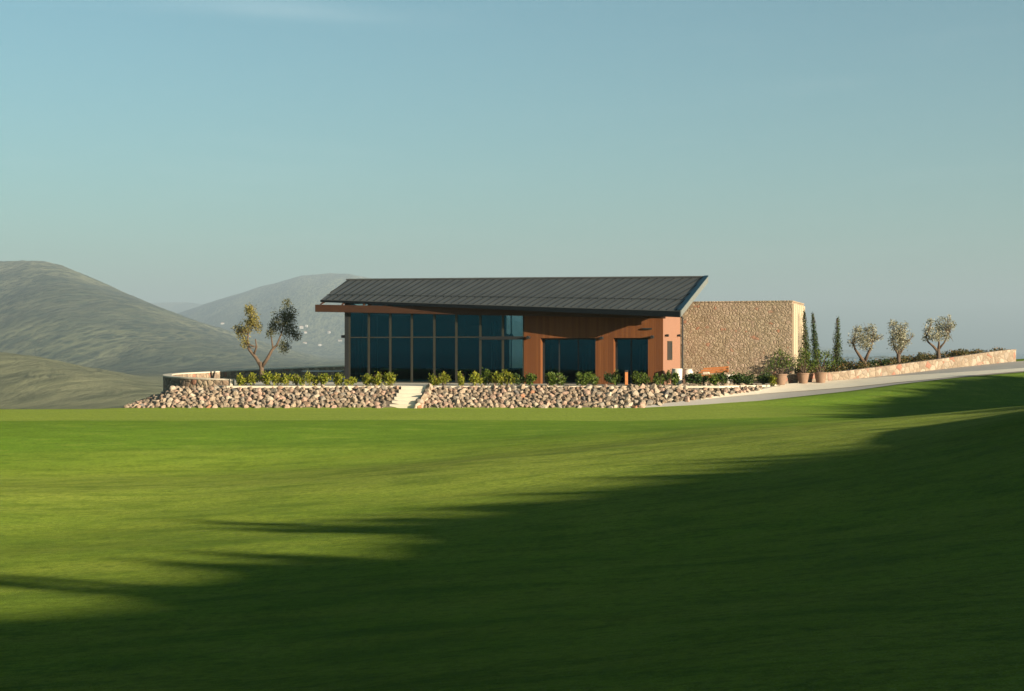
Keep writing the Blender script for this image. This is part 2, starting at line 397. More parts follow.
def ground_z(X, Y):
    ny, nz_ = lerp_tab(NX, NY, X), lerp_tab(NX, NZ, X)
    fy, fz = lerp_tab(FX, FY, X), lerp_tab(FX, FZ, X)
    if Y <= ny:
        w = 2.5 + 5.5 * sstep(.1, 1.8, nz_)
        k = sstep(ny - w, ny, Y)
        zz = lawn_z(X, Y) * (1 - k) + nz_ * k
    elif Y <= fy:
        zz = nz_ + (fz - nz_) * (Y - ny) / (fy - ny) - .06 * min(1, (Y - ny) / .4)
    else:
        zz = fz - .06
        if X < -19.4: zz -= (Y - fy) * .42
        back = 93 + max(0, 17 - X) * .8
        if X > -19.4:
            zz -= max(0, (Y - back)) * .5
            zz -= max(0, -17 - X) * .9 * sstep(fy, fy + 4, Y)
    if RIDGE is not None:
        s_ = X * sx + Y * sy; v_ = X * -sy + Y * sx
        b = math.exp(-((s_ - 42) / 15.0) ** 2)
        if b > 1e-4: zz = max(zz, zz * (1 - b) + lerp_tab(RIDGE[0], RIDGE[1], v_) * b)
    hb = math.exp(-((Y + 48) / 19.0) ** 2) * (1 - sstep(26, 50, abs(X + 2)))  # unseen hill behind the camera, added to cut sky light on the shaded lawn
    if hb > 1e-4: zz = max(zz, zz * (1 - hb) + 25.0 * hb)
    return max(zz, -45)

def ray_ground(px, py):
    d = Vector(((px - 512) / F, 1, (EYE_Y - py) / F)); t_ = 6.0
    while t_ < 90:
        p = d * t_; p.z += CAM_Z
        if p.z <= ground_z(p.x, p.y): return p
        t_ += .08
    return p

#RIDGE_BEGIN
# height of the grassy rise off to the right, along a line square to the sun
_rv = [-30, 5, 7.2, 9.5, 11.0, 12.1, 13.0, 13.9, 14.6, 15.3, 16.4, 17.2, 18.4, 19.3, 20.2, 21.3, 22.2, 24.2, 25.9, 27.9, 29.5, 30.8, 31.9, 33.0, 34.3, 35.4, 37, 41, 44.5, 46.2, 52, 55, 64.4, 67.8, 73.8, 75.2, 78, 84, 96, 120]
_rh = [9.0, 10.2, 10.35, 10.75, 10.55, 10.6, 11.0, 10.95, 11.0, 11.2, 10.85, 11.1, 11.1, 11.4, 11.4, 11.4, 11.4, 11.55, 11.6, 11.45, 11.4, 11.45, 11.5, 11.5, 11.7, 11.65, 11.75, 11.95, 12.15, 12.7, 13.0, 13.35, 14.1, 14.5, 15.05, 14.6, 12.8, 9, 5, 3]
_fv = list(np.arange(-30, 120.1, .25))
RIDGE = (_fv, [float(np.interp(q, _rv, _rh)) - .20 + .10 * noise.noise((q * .8, 1.7, 0)) + .07 * noise.noise((q * 2.3, 9.2, 0)) for q in _fv])
#RIDGE_END

def grid_sheet(name, xs, ys, fn, mat):
    nx, ny = len(xs), len(ys)
    vs = [(x_, y_, fn(x_, y_)) for y_ in ys for x_ in xs]
    fs = [(j * nx + i, j * nx + i + 1, (j + 1) * nx + i + 1, (j + 1) * nx + i) for j in range(ny - 1) for i in range(nx - 1)]
    return MB().add(vs, fs).build(name, mat, smooth=True)

gx = list(np.arange(-140, -40, 4.0)) + list(np.arange(-40, 92, .5)) + list(np.arange(92, 141, 4.0))
gy = list(np.arange(-90, -42, 4.0)) + list(np.arange(-42, 78, .5)) + list(np.arange(78, 142, 1.5))
def ground_edge(X, Y):
    e = max(sstep(118, 138, abs(X)), sstep(64, 86, -Y), sstep(118, 138, Y))
    return ground_z(X, Y) * (1 - e) - 62 * e
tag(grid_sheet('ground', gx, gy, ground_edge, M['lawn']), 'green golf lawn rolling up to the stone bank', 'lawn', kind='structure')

# ------------------------------------------------------------------ sea and hills
SEA = -26.0
k = MB(); n = 48; rs = [200, 2000, 6000, 10000, 15000]
vs = [(0, 0, SEA)] + [(r * math.cos(2 * math.pi * i / n), r * math.sin(2 * math.pi * i / n), SEA) for r in rs for i in range(n)]
fs = [(0, 1 + i, 1 + (i + 1) % n) for i in range(n)] + [(1 + a * n + i, 1 + (a + 1) * n + i, 1 + (a + 1) * n + (i + 1) % n, 1 + a * n + (i + 1) % n) for a in range(len(rs) - 1) for i in range(n)]
tag(k.add(vs, fs).build('sea', M['sea']), 'blue sea meeting the sky on the right', 'sea', kind='structure')

# ridges: distance, half depth in front / behind, skyline (column, row)
RIDGES = [
    (900, 330, 500, [(-900, 330), (-300, 338), (0, 352), (40, 357), (80, 366), (120, 377), (150, 388), (175, 398), (230, 425), (400, 460), (1900, 460)]),
    (4200, 2500, 2600, [(-900, 330), (-500, 300), (-200, 275), (-60, 274), (0, 268.5), (22, 267), (45, 268), (62, 271), (80, 278), (100, 286), (125, 296.5), (150, 306.5), (200, 324),
                       (250, 338), (300, 352), (350, 366), (450, 384), (1900, 430)]),
    (5800, 1500, 1500, [(-900, 360), (100, 345), (200, 332), (260, 331), (320, 338), (400, 352), (480, 366), (600, 378), (1900, 420)]),
    (8000, 3000, 3000, [(-900, 330), (0, 345), (120, 332), (160, 319), (185, 311), (220, 300), (260, 288.5), (300, 279), (330, 275.5), (350, 276), (372, 280), (400, 288), (450, 303),
                        (520, 324), (600, 336), (700, 338), (760, 340), (806, 346), (840, 354.5), (870, 365), (905, 374), (1000, 385), (1900, 400)]),
    (11800, 2200, 1300, [(-900, 318), (60, 311), (130, 305), (165, 302.5), (188, 302), (206, 305), (260, 312), (400, 330), (700, 342), (820, 347), (860, 352), (890, 358), (930, 365), (1900, 372)]),
]
def hill_z(px, d):
    zz = -23.5 - 14 * sstep(650, 820, px)
    t_ = (px - 512) / F
    X = t_ * d
    for (D, wf, wb, prof) in RIDGES:
        xs_, ys_ = zip(*prof)
        zc = CAM_Z + (EYE_Y - lerp_tab(xs_, ys_, px)) / F * D
        q = (d - D) / (wf if d < D else wb)
        if abs(q) > 1: continue
        sh = (1 - q * q) ** 1.25 if d < D else (1 - q * q)
        g = noise.fractal(Vector((X / (D * .085), d / (D * .42), D)), .9, 2.1, 5)
        h = -32 + (zc + 32) * sh + g * D * .0042 * (min(1, -q * 1.6) if q < 0 else 0) 
        h += noise.fractal(Vector((X / (D * .016), d / (D * .06), D + 5)), .9, 2.1, 4) * D * .0010 * (.35 + .65 * min(1, abs(q) * 3))
        zz = max(zz, h) if zz - h > 12 or h - zz > 12 else .5 * (zz + h + math.sqrt((zz - h) ** 2 + 60))
    return zz
cols = list(range(-900, -40, 30)) + list(np.arange(-40, 940, 2.0)) + list(range(940, 1901, 30))
rows = list(np.geomspace(128, 13600, 300))
nx = len(cols)
vs = [((c_ - 512) / F * d_, d_, hill_z(c_, d_)) for d_ in rows for c_ in cols]
fs = [(j * nx + i, j * nx + i + 1, (j + 1) * nx + i + 1, (j + 1) * nx + i) for j in range(len(rows) - 1) for i in range(nx - 1)]
tag(MB().add(vs, fs).build('hills', M['scrub_hill'], smooth=True), 'scrub covered hills behind the building', 'hills', kind='structure')

def hill_point(px, py):
    """where the line of sight meets the hills"""
    d_ = 1000.0
    while d_ < 12500:
        if CAM_Z + (EYE_Y - py) / F * d_ <= hill_z(px, d_): break
        d_ += 10
    return Vector(((px - 512) / F * d_, d_, hill_z(px, d_)))

def house(px, py, w, d, h, rz, label, roof='roof_tile_far'):
    p = hill_point(px, py + 1); r = empty('house', p, rz); sc = .66 * p.y / 3300.0
    w, d, h = w * sc, d * sc, h * sc
    tag(r, label, 'house', 'white houses on the far hillside')
    MB().box((-w / 2, -d / 2, -4), (w / 2, d / 2, h)).build('wall', M['white_render'], r)
    rf = MB().add([(-w / 2 - .4, -d / 2 - .4, h), (w / 2 + .4, -d / 2 - .4, h), (w / 2 + .4, d / 2 + .4, h), (-w / 2 - .4, d / 2 + .4, h), (-w / 2 - .4, 0, h + 2.2), (w / 2 + .4, 0, h + 2.2)],
             [(0, 1, 5, 4), (2, 3, 4, 5), (0, 4, 3), (1, 2, 5), (3, 2, 1, 0)]).build('roof', M[roof], r)
    for i in range(3):
        xx = -w / 2 + w * (i + .5) / 3
        MB().box((xx - w * .06, -d / 2 - .08, h * .35), (xx + w * .06, -d / 2 + .05, h * .7)).build('window', M['dark_metal'], r)
house(301.5, 327.5, 13, 9, 7, .1, 'widest white house on the far hillside just right of the olive crown')
house(306.5, 326.5, 7, 7, 6, -.2, 'small white house beside the widest one on the far hillside', 'white_render')
house(305.5, 332.5, 10, 7, 4.5, .2, 'pinkish white house just below the pair of houses right of the olive tree')
house(329.0, 332.5, 8, 7, 6, -.3, 'lone white house between the olive tree and the glass corner')
house(305.0, 343.0, 12, 8, 3.5, .05, 'low pale house on the slope below the others near the olive crown')
house(320.0, 345.0, 11, 8, 5, .15, 'white house with long low side, lowest on the far slope near the building', 'white_render')
house(340.0, 341.0, 13, 8, 5, -.1, 'pale house right beside the glass corner of the building on the far hill')
house(222.5, 323.5, 11, 8, 4, .1, 'isolated white house in the saddle left of the olive tree')

p = hill_point(361, 281.5)
ms_ = empty('radio_mast', (p.x, p.y, p.z)); tag(ms_, 'thin pale radio mast on the hill behind the roof', 'mast')
k = MB(); k.tube([(0, 0, -3), (0, 0, 27)], [1.6, .6], 6); k.build('pole', M['white_render'], ms_)
k = MB(); k.box((-2.2, -1, 19), (2.2, 1, 20.4)); k.build('antenna', M['white_render'], ms_)

# ------------------------------------------------------------------ terrace, road, low walls
TZ = 1.06
def ribbon(pts_a, pts_b, dz):
    k = MB(); n = len(pts_a)
    k.add([(p[0], p[1], p[2] + dz) for p in pts_a] + [(p[0], p[1], p[2] + dz) for p in pts_b], [(i, i + 1, n + i + 1, n + i) for i in range(n - 1)])
    return k
def strip_pt(X, r):
    return (X, lerp_tab(NX, NY, X) + r * (lerp_tab(FX, FY, X) - lerp_tab(NX, NY, X)), lerp_tab(NX, NZ, X) + r * (lerp_tab(FX, FZ, X) - lerp_tab(NX, NZ, X)))
rx = list(np.arange(5.0, 60.01, .25))
R1 = lambda X: lerp_tab([5.0, 6.4, 9.4, 12.6, 13.2, 15], [.02, .06, .30, .60, .85, 1.0], X)
k = MB(); nr = 9
k.add([(*strip_pt(X, R1(X) * j / (nr - 1))[:2], strip_pt(X, R1(X) * j / (nr - 1))[2] + .012) for j in range(nr) for X in rx], [(j * len(rx) + i, j * len(rx) + i + 1, (j + 1) * len(rx) + i + 1, (j + 1) * len(rx) + i) for j in range(nr - 1) for i in range(len(rx) - 1)])
tag(k.build('road', M['road']), 'pale grey road climbing to the right beside the grass bank', 'road', kind='structure')
KX = [9.4, 12.8, 14.7, 18, 21, 24, 27.2, 34, 60]
KA = [.24, .40, .34, .24, .10, .04, .03, .02, .02]; KB = [.29, .66, .97, .98, .82, .50, .34, .2, .1]
kx = list(np.arange(9.5, 60.01, .25))
k = MB(); nr = 7
def kp(X, f):
    a, b = lerp_tab(KX, KA, X), lerp_tab(KX, KB, X); x_, y_, z_ = strip_pt(X, a + (b - a) * f); return (x_, y_, z_ + .04)
k.add([kp(X, j / (nr - 1)) for j in range(nr) for X in kx], [(j * len(kx) + i, j * len(kx) + i + 1, (j + 1) * len(kx) + i + 1, (j + 1) * len(kx) + i) for j in range(nr - 1) for i in range(len(kx) - 1)])
tag(k.build('pale_path', M['pale_kerb']), 'cream path strip running up along the road', 'path', kind='structure')

poly = [(-14.6, 72.75), (10.6, 72.75), (12.9, 74.2), (15.0, 76.8), (17.0, 80.2), (17.5, 92), (-5, 99), (-7, 97.7), (-11.1, 94.2), (-14.4, 91.2), (-16.9, 88.6), (-18.3, 85.8), (-18.95, 83), (-18.9, 80), (-18.5, 77.6), (-18.1, 76.1), (-17.2, 75.0), (-16.0, 74.2)]
tag(MB().prism([(a, b, TZ - .11) for a, b in poly], [(a, b, TZ) for a, b in poly]).build('terrace', M['concrete']), 'pale concrete terrace around the building', 'terrace', kind='structure')

def wall_path(name, pts, th, mat, coping=None, parent=None):
    """pts: x, y, bottom, top along the centre line"""
    n = len(pts); L, Rr = [], []
    for i, p in enumerate(pts):
        a = Vector(pts[max(0, i - 1)][:2]); b = Vector(pts[min(n - 1, i + 1)][:2]); d = (b - a).normalized(); q = Vector((-d.y, d.x)) * th / 2
        L.append((p[0] + q.x, p[1] + q.y)); Rr.append((p[0] - q.x, p[1] - q.y))
    vs = []; fs = []
    for i, p in enumerate(pts):
        vs += [(*L[i], p[2]), (*Rr[i], p[2]), (*Rr[i], p[3]), (*L[i], p[3])]
    for i in range(n - 1):
        for j in range(4):
            fs.append((i * 4 + j, i * 4 + (j + 1) % 4, i * 4 + 4 + (j + 1) % 4, i * 4 + 4 + j))
    fs += [(3, 2, 1, 0), (n * 4 - 4, n * 4 - 3, n * 4 - 2, n * 4 - 1)]
    return MB().add(vs, fs).build(name, mat, parent)
def smooth_path(pts, m=5):
    o = []
    for i in range(len(pts) - 1):
        p0, p1, p2, p3 = (np.array(pts[max(0, min(len(pts) - 1, j))]) for j in (i - 1, i, i + 1, i + 2))
        for q in range(m):
            t_ = q / m
            o.append(tuple(.5 * ((2 * p1) + (p2 - p0) * t_ + (2 * p0 - 5 * p1 + 4 * p2 - p3) * t_ ** 2 + (3 * p1 - p0 - 3 * p2 + p3) * t_ ** 3)))
    return o + [tuple(pts[-1])]
cw = [(-14.55, 73.55, .6, 1.33), (-16.0, 73.85, .6, 1.37), (-17.4, 74.65, .45, 1.41), (-18.35, 76.0, .3, 1.45), (-18.8, 77.6, .2, 1.48), (-19.2, 80, .2, 1.485), (-19.3, 83, .2, 1.485), (-18.6, 86, .2, 1.50),
      (-17.2, 88.9, .3, 1.57), (-14.6, 91.5, .5, 1.66), (-11.2, 94.5, .6, 1.78), (-7, 98, .6, 1.84)]
cwr = empty('curved_wall', (0, 0, 0)); tag(cwr, 'low curved stone wall hooking round the left end of the terrace', 'stone wall')
cp = smooth_path(cw, 6)
wall_path('wall_stonework', cp, .42, M['terrace_stone'], parent=cwr)
k = wall_path('coping', [(p[0], p[1], p[3] + .002, p[3] + .07) for p in cp], .47, M['concrete'], parent=cwr)
k = MB(); k.box((-14.545, 73.29, .7), (-14.40, 73.81, 1.41)); k.build('end_pillar', M['concrete'], cwr, bevel=.015)

rw = [(14.7, 77.15, .8, 1.50), (16.6, 77.9, .9, 1.56), (18.4, 78.75, 1.0, 1.68), (21.3, 80.25, 1.2, 1.97), (25, 82.25, 1.5, 2.36), (28.0, 83.9, 1.8, 2.70), (29.6, 84.8, 1.9, 2.85), (30.1, 85.5, 1.9, 2.86), (30.2, 86.3, 1.9, 2.86)]
wr = empty('road_wall', (0, 0, 0)); tag(wr, 'low pinkish stone wall climbing beside the road on the right', 'stone wall')
rp_ = smooth_path(rw, 5)
wall_path('wall_stonework', rp_, .38, M['road_wall_stone'], parent=wr)
wall_path('coping', [(p[0], p[1], p[3] + .002, p[3] + .06) for p in rp_], .41, M['road_wall_stone'], parent=wr)

# steps
ROT = R(-18)
st = empty('steps', ((402 - 512) / F * 70.9, 70.95, 0.0), ROT); tag(st, 'flight of pale concrete steps cut through the rock bank', 'steps')
for i in range(6):
    k = MB(); k.box((-.68, i * .30, -.25), (.68, i * .30 + .33 if i < 5 else 2.6, .177 * (i + 1) - (.004 if i == 5 else 0)))
    k.build('step', M['pale_kerb'], st, bevel=.012)

# ------------------------------------------------------------------ rock bank
def rock_mesh(seed, sub=2):
    import bmesh
    r_ = random.Random(seed); bm = bmesh.new(); bmesh.ops.create_icosphere(bm, subdivisions=sub, radius=.5)
    off = Vector((r_.uniform(0, 50), r_.uniform(0, 50), 0))
    cuts = [(Vector((r_.gauss(0, 1), r_.gauss(0, 1), r_.gauss(0, 1))).normalized(), r_.uniform(.24, .38)) for _ in range(13)]
    for v_ in bm.verts:
        p_ = v_.co.copy()
        for nn, dd in cuts:
            e_ = p_.dot(nn) - dd
            if e_ > 0: p_ -= nn * e_
        p_ *= 1 + .09 * noise.noise(p_ * 3.5 + off)
        v_.co = p_
    me = bpy.data.meshes.new('boulder'); bm.to_mesh(me); bm.free(); me.materials.append(M['boulder']); return me
rocks = [rock_mesh(i) for i in range(12)]
TONES = [('pale sandy', (.40, .31, .22)), ('light cream', (.47, .385, .285)), ('warm grey', (.30, .255, .20)), ('pinkish', (.43, .29, .215)), ('dark grey', (.20, .18, .16)), ('rusty orange', (.40, .20, .115))]
TW = [.34, .18, .19, .24, .03, .02]
def in_steps(X, Y):
    c_, s_ = math.cos(ROT), math.sin(ROT); dx, dy = X - st.location.x, Y - st.location.y
    lx = dx * c_ + dy * s_
    return -.88 < lx < .66 and -0.6 < -dx * s_ + dy * c_ < 2.6
def bank_pt(X, r):
    y0, z0 = lerp_tab(NX, NY, X), lerp_tab(NX, NZ, X); y1, z1 = lerp_tab(FX, FY, X), lerp_tab(FX, FZ, X)
    return X, y0 + r * (y1 - y0), z0 + r * (z1 - z0)
cand = []
rr = random.Random(21)
def try_rock(X, r, size, gap):
    x_, y_, z_ = bank_pt(X, r)
    if in_steps(x_, y_): return
    for (a, b, c_, s_) in cand:
        if abs(a - x_) < .8 and (a - x_) ** 2 + (b - y_) ** 2 * .8 + (c_ - z_) ** 2 < ((size + s_) * .5 * gap) ** 2: return
    cand.append((x_, y_, z_, size))
def rock_span(X): return R1(X) if X > 6.4 else .02
for _ in range(16000):
    X = rr.uniform(-19.4, 12.9); lo = rock_span(X); r = rr.uniform(lo, 1.0)
    if X > 12.2 and r < .7: continue
    try_rock(X, r, rr.uniform(.25, .42) * (1.0 if X < 4 else 1.12), .74)
for _ in range(9000):
    X = rr.uniform(-19.4, 12.9); lo = rock_span(X); try_rock(X, rr.uniform(lo, 1.02), rr.uniform(.16, .25), .78)
for _ in range(400):
    X = rr.uniform(-19.6, -17.0); r = rr.uniform(1.0, 1.9); x_, y_, _z = bank_pt(X, r)
    s_ = rr.uniform(.25, .38)
    if all((a - x_) ** 2 + (b - y_) ** 2 > ((s_ + q) * .42) ** 2 for a, b, c_, q in cand): cand.append((x_, y_, ground_z(x_, y_), s_))
for i in range(17):
    f_ = i / 16; ly = .02 + f_ * 1.75; lx = rr.uniform(.76, .88); c_, s_ = math.cos(ROT), math.sin(ROT)
    cand.append((st.location.x + lx * c_ - ly * s_, st.location.y + lx * s_ + ly * c_, .177 * (int(ly / .3) + 1) - rr.uniform(.02, .10), rr.uniform(.34, .44)))
cand.sort(key=lambda q: -q[3])
big, rest = cand[:300], cand[300:]
for (x_, y_, z_, s_) in big:
    o = bpy.data.objects.new('boulder', rr.choice(rocks)); COL.objects.link(o)
    o.location = (x_, y_ - .02, z_ - s_ * .06); o.rotation_euler = (rr.uniform(-1.2, 1.2), rr.uniform(-1.2, 1.2), rr.uniform(0, 6.28))
    o.scale = (s_ * rr.uniform(1.15, 1.55), s_ * rr.uniform(1.0, 1.3), s_ * rr.uniform(.85, 1.15))
    i = rr.choices(range(6), TW)[0]; v_ = rr.uniform(1.0, 1.32); o.color = tuple(min(1, q * v_) for q in TONES[i][1]) + (1,)
    sec = 'left of the concrete steps' if x_ < -5.4 else 'right of the concrete steps'
    tag(o, '%s boulder in the loose rock bank %s' % (TONES[i][0], sec), 'boulder', 'boulders in the rock bank below the terrace')
# the rest of the smaller stones, and filling between
fill = list(rest)
for _ in range(1500):
    X = rr.uniform(-19.4, 12.9); lo = rock_span(X); x_, y_, z_ = bank_pt(X, rr.uniform(lo, 1.0))
    if not in_steps(x_, y_): fill.append((x_, y_, z_ - .02, rr.uniform(.10, .2)))
import bmesh
small = []
for i in range(6):
    me = rock_mesh(100 + i, 1); small.append(([v_.co.copy() for v_ in me.vertices], [tuple(p_.vertices) for p_ in me.polygons]))
    bpy.data.meshes.remove(me)
k = MB()
for (x_, y_, z_, s_) in fill:
    vs, fs = rr.choice(small); m_ = Matrix.Translation((x_, y_, z_ + s_ * .15)) @ Matrix.Rotation(rr.uniform(0, 6.28), 4, 'Z') @ Matrix.Rotation(rr.uniform(-.6, .6), 4, 'X') @ Matrix.Diagonal((s_ * 1.3, s_ * 1.15, s_, 1))
    k.add([m_ @ q for q in vs], fs)
tag(k.build('small_stones', M['loose_stone']), 'small stones filling the gaps between the boulders of the bank', 'stones', kind='stuff')
bx_ = list(np.arange(-19.6, 13.01, .4))
a_ = [bank_pt(X, max(0, rock_span(X))) for X in bx_]; b_ = [bank_pt(X, 1.0) for X in bx_]
tag(ribbon(a_, b_, .008).build('bank_earth', M['bank_earth']), 'earth bank under the boulders', 'bank', kind='structure')

# ------------------------------------------------------------------ the clubhouse
O = Vector((151 / F * 75, 75, TZ)); zE = CAM_Z - TZ
cu, su = math.cos(R(18)), math.sin(R(18))
def LU(px, v=0.0):
    r_ = (px - 512) / F; return (r_ * (75 + cu * v) - O.x - su * v) / (cu + su * r_)
def LV(px, u=0.0):
    r_ = (px - 512) / F; return (r_ * (75 - su * u) - O.x - cu * u) / (su - cu * r_)
def LZ(py, u, v=0.0): return zE + (EYE_Y - py) / F * (75 + cu * v - su * u)
club = empty('clubhouse', O, ROT); tag(club, 'low clubhouse with a dark sloping roof, glass front, timber walls and stone wing', 'building')

EL, ER = Vector((-19.8, -.05, zE + 2.816)), Vector((1.29, -1.9, zE + 1.95))
RL, RR_ = Vector((-19.8, 3.5, zE + 4.115)), Vector((1.71, 3.5, zE + 3.94))
BL, BR = Vector((-19.8, 3.72, RL.z - .04)), Vector((1.71, 3.72, RR_.z - .04))
def RZ(u, v):
    s_ = (u + 19.8) / 21.3; ve = -.05 - 1.85 * s_; ze = EL.z + (ER.z - EL.z) * s_; zr = RL.z + (RR_.z - RL.z) * s_
    return ze + (zr - ze) * (v - ve) / (3.5 - ve) if v < 3.5 else 4.1
TH = Vector((0, 0, .15))
k = MB()
k.add([EL, ER, RR_, RL, BR, BL] + [p_ - TH for p_ in (EL, ER, RR_, RL, BR, BL)],
      [(0, 1, 2, 3), (3, 2, 4, 5), (9, 8, 7, 6), (11, 10, 8, 9), (0, 6, 7, 1), (1, 7, 8, 2), (2, 8, 10, 4), (4, 10, 11, 5), (5, 11, 9, 3), (3, 9, 6, 0)])
ks = MB()
def seam(a, b, w=.022, h=.035):
    d = (b - a).normalized(); q = d.cross(Vector((0, 0, 1))).normalized() * w; up = Vector((0, 0, h)); dn = Vector((0, 0, -.01))
    ks.hexa([a - q + dn, a + q + dn, b + q + dn, b - q + dn], [a - q + up, a + q + up, b + q + up, b - q + up])
NS = 45
for i in range(NS + 4):
    s0 = (i + .5) / NS; de = .016 + .07 * s0; r0 = 0.0; s1 = s0 - de; r1 = 1.0
    if s0 > 1:                                   # starts part way down the right verge
        r0 = (s0 - 1) / de; 
        if r0 >= .98: continue
        s_top = 1.0
    else: s_top = s0
    if s1 < 0: r1 = s0 / de; s1 = 0.0
    f = lambda s_, r_: (RL.lerp(RR_, s_)).lerp(EL.lerp(ER, s_), r_)
    seam(f(s_top, r0 + .01), f(s1, r1 - .01))
roof = k.build('roof', M['zinc'], club); ks.build('standing_seams', M['seam_metal'], roof)
k = MB(); up = Vector((0, 0, .06)); q = Vector((0, .14, 0))
k.hexa([RL - q - Vector((.05, 0, .02)), RR_ - q + Vector((.05, 0, -.02)), RR_ + q + Vector((.05, 0, 0)), RL + q - Vector((.05, 0, 0))], [RL - q * .3 + up - Vector((.05, 0, 0)), RR_ - q * .3 + up + Vector((.05, 0, 0)), RR_ + q * .3 + up + Vector((.05, 0, 0)), RL + q * .3 + up - Vector((.05, 0, 0))])
k.build('ridge_cap', M['zinc'], roof)
k = MB()
def g_(t_): return EL.lerp(ER, t_)
hL, hR = .10, .33
n_ = Vector((.085, -.9963, 0)) * .10
k.hexa([EL + Vector((-.02, -.004, -hL - .03)), ER + Vector((.0, -.004, -hR)), ER + n_ + Vector((0, 0, -hR)), EL + n_ + Vector((-.02, 0, -hL - .03))],
       [EL + Vector((-.02, -.004, -.03)), ER + Vector((0, -.004, -.03)), ER + n_ + Vector((0, 0, -.03)), EL + n_ + Vector((-.02, 0, -.03))])
k.build('gutter', M['gutter_metal'], roof)
# snow guard rail across the lower roof
k = MB(); a = RL.lerp(EL, .80); b = RR_.lerp(ER, .70)
k.tube([a + Vector((0, 0, .07)), b + Vector((0, 0, .05))], .011, 6)
for i in range(45):
    p_ = a.lerp(b, (i + .5) / 45); k.box((p_.x - .02, p_.y - .03, p_.z - .02), (p_.x + .02, p_.y + .03, p_.z + .075))
k.build('snow_guard', M['seam_metal'], roof)
# verge on the right gable
k = MB(); e = Vector((.06, 0, 0)); bt = Vector((0, 0, -.30)); tp = Vector((0, 0, .03)); i0 = Vector((.004, 0, 0))
k.hexa([ER + i0 + bt, ER + e + bt, RR_ + e + bt, RR_ + i0 + bt], [ER + i0 + tp, ER + e + tp, RR_ + e + tp, RR_ + i0 + tp])
k.build('verge_board', M['verge_metal'], roof)
k = MB(); w_ = Vector((-.15, 0, 0)); e2 = Vector((.07, 0, 0)); z0 = Vector((0, 0, .034)); z1 = Vector((0, 0, .085))
k.hexa([ER + w_ + z0, ER + e2 + z0, RR_ + e2 + z0, RR_ + w_ + z0], [ER + w_ + z1, ER + e2 + z1, RR_ + e2 + z1, RR_ + w_ + z1])
k.build('verge_trim', M['verge_trim'], roof)
# timber eave beam and rafter ends
k = MB()
bl, br = Vector((-20.02, -.38, zE + 2.116)), Vector((.25, -.64, zE + 1.59)); dn = Vector((0, .13, 0)); hh = Vector((0, 0, .41))
k.hexa([bl, br, br + dn, bl + dn], [bl + hh, br + hh, br + dn + hh, bl + dn + hh])
k.build('eave_beam', M['beam_timber'], club, bevel=.01)
for i in range(17):
    u = LU(321 + 21.4 * i, -.4); f_ = (u + 20.02) / 20.27; z_ = bl.z + .412 + (br.z - bl.z) * f_
    if u > -.2: break
    k = MB(); k.hexa([(u - .05, -.42, z_), (u + .05, -.42, z_), (u + .05, 1.2, RZ(u, 1.2) - .30), (u - .05, 1.2, RZ(u, 1.2) - .30)],
                     [(u - .05, -.42, min(z_ + .13, RZ(u, -.3) - .16)), (u + .05, -.42, min(z_ + .13, RZ(u, -.3) - .16)), (u + .05, 1.2, RZ(u, 1.2) - .16), (u - .05, 1.2, RZ(u, 1.2) - .16)])
    k.build('rafter', M['beam_timber'], club)

# timber front wall with two openings
UB = LU(524); o1a, o1b = LU(540.5), LU(595.5); o2a, o2b = LU(613.5), LU(648)
zl = LZ(338.0, -3.5)
def slab_top(k, u0, u1, v0, v1, z0, cut=.165):
    k.hexa([(u0, v0, z0), (u1, v0, z0), (u1, v1, z0), (u0, v1, z0)], [(u0, v0, RZ(u0, v0) - cut), (u1, v0, RZ(u1, v0) - cut), (u1, v1, RZ(u1, v1) - cut), (u0, v1, RZ(u0, v1) - cut)])
k = MB()
k.box((UB, 0, 0), (o1a, .55, zl)); k.box((o1b, 0, 0), (o2a, .55, zl)); k.box((o2b, 0, 0), (-.30, .55, zl)); k.box((-.30, 0, 0), (0.004, .028, zl))
slab_top(k, UB, -.30, 0, .55, zl); slab_top(k, -.30, .004, 0, .028, zl)
fw = k.build('timber_wall', M['timber_boards'], club)
# salmon end wall
k = MB(); V1 = LV(680.5)
slab_top(k, -.30, 0, .03, 3.49, 0); k.hexa([(-.30, 3.49, 0), (0, 3.49, 0), (0, V1, 0), (-.30, V1, 0)], [(-.30, 3.49, 3.94), (0, 3.49, 3.94), (0, V1, 3.94), (-.30, V1, 3.94)])
# ridge inside the wall top
sw = k.build('end_wall', M['salmon_plaster'], club)
va, vb = LV(667.2), LV(671.8); za, zb = LZ(360, 0, 1.8), LZ(341, 0, 1.8)
k = MB(); 
for bx in (((-.02, va, za), (.03, va + .07, zb)), ((-.02, vb - .07, za), (.03, vb, zb)), ((-.02, va + .07, za), (.03, vb - .07, za + .07)), ((-.02, va + .07, zb - .07), (.03, vb - .07, zb))): k.box(*bx)
wf = k.build('window', M['bronze_frame'], sw)
MB().box((-.01, va + .07, za + .07), (.012, vb - .07, zb - .07)).build('pane', M['dark_metal'], sw)

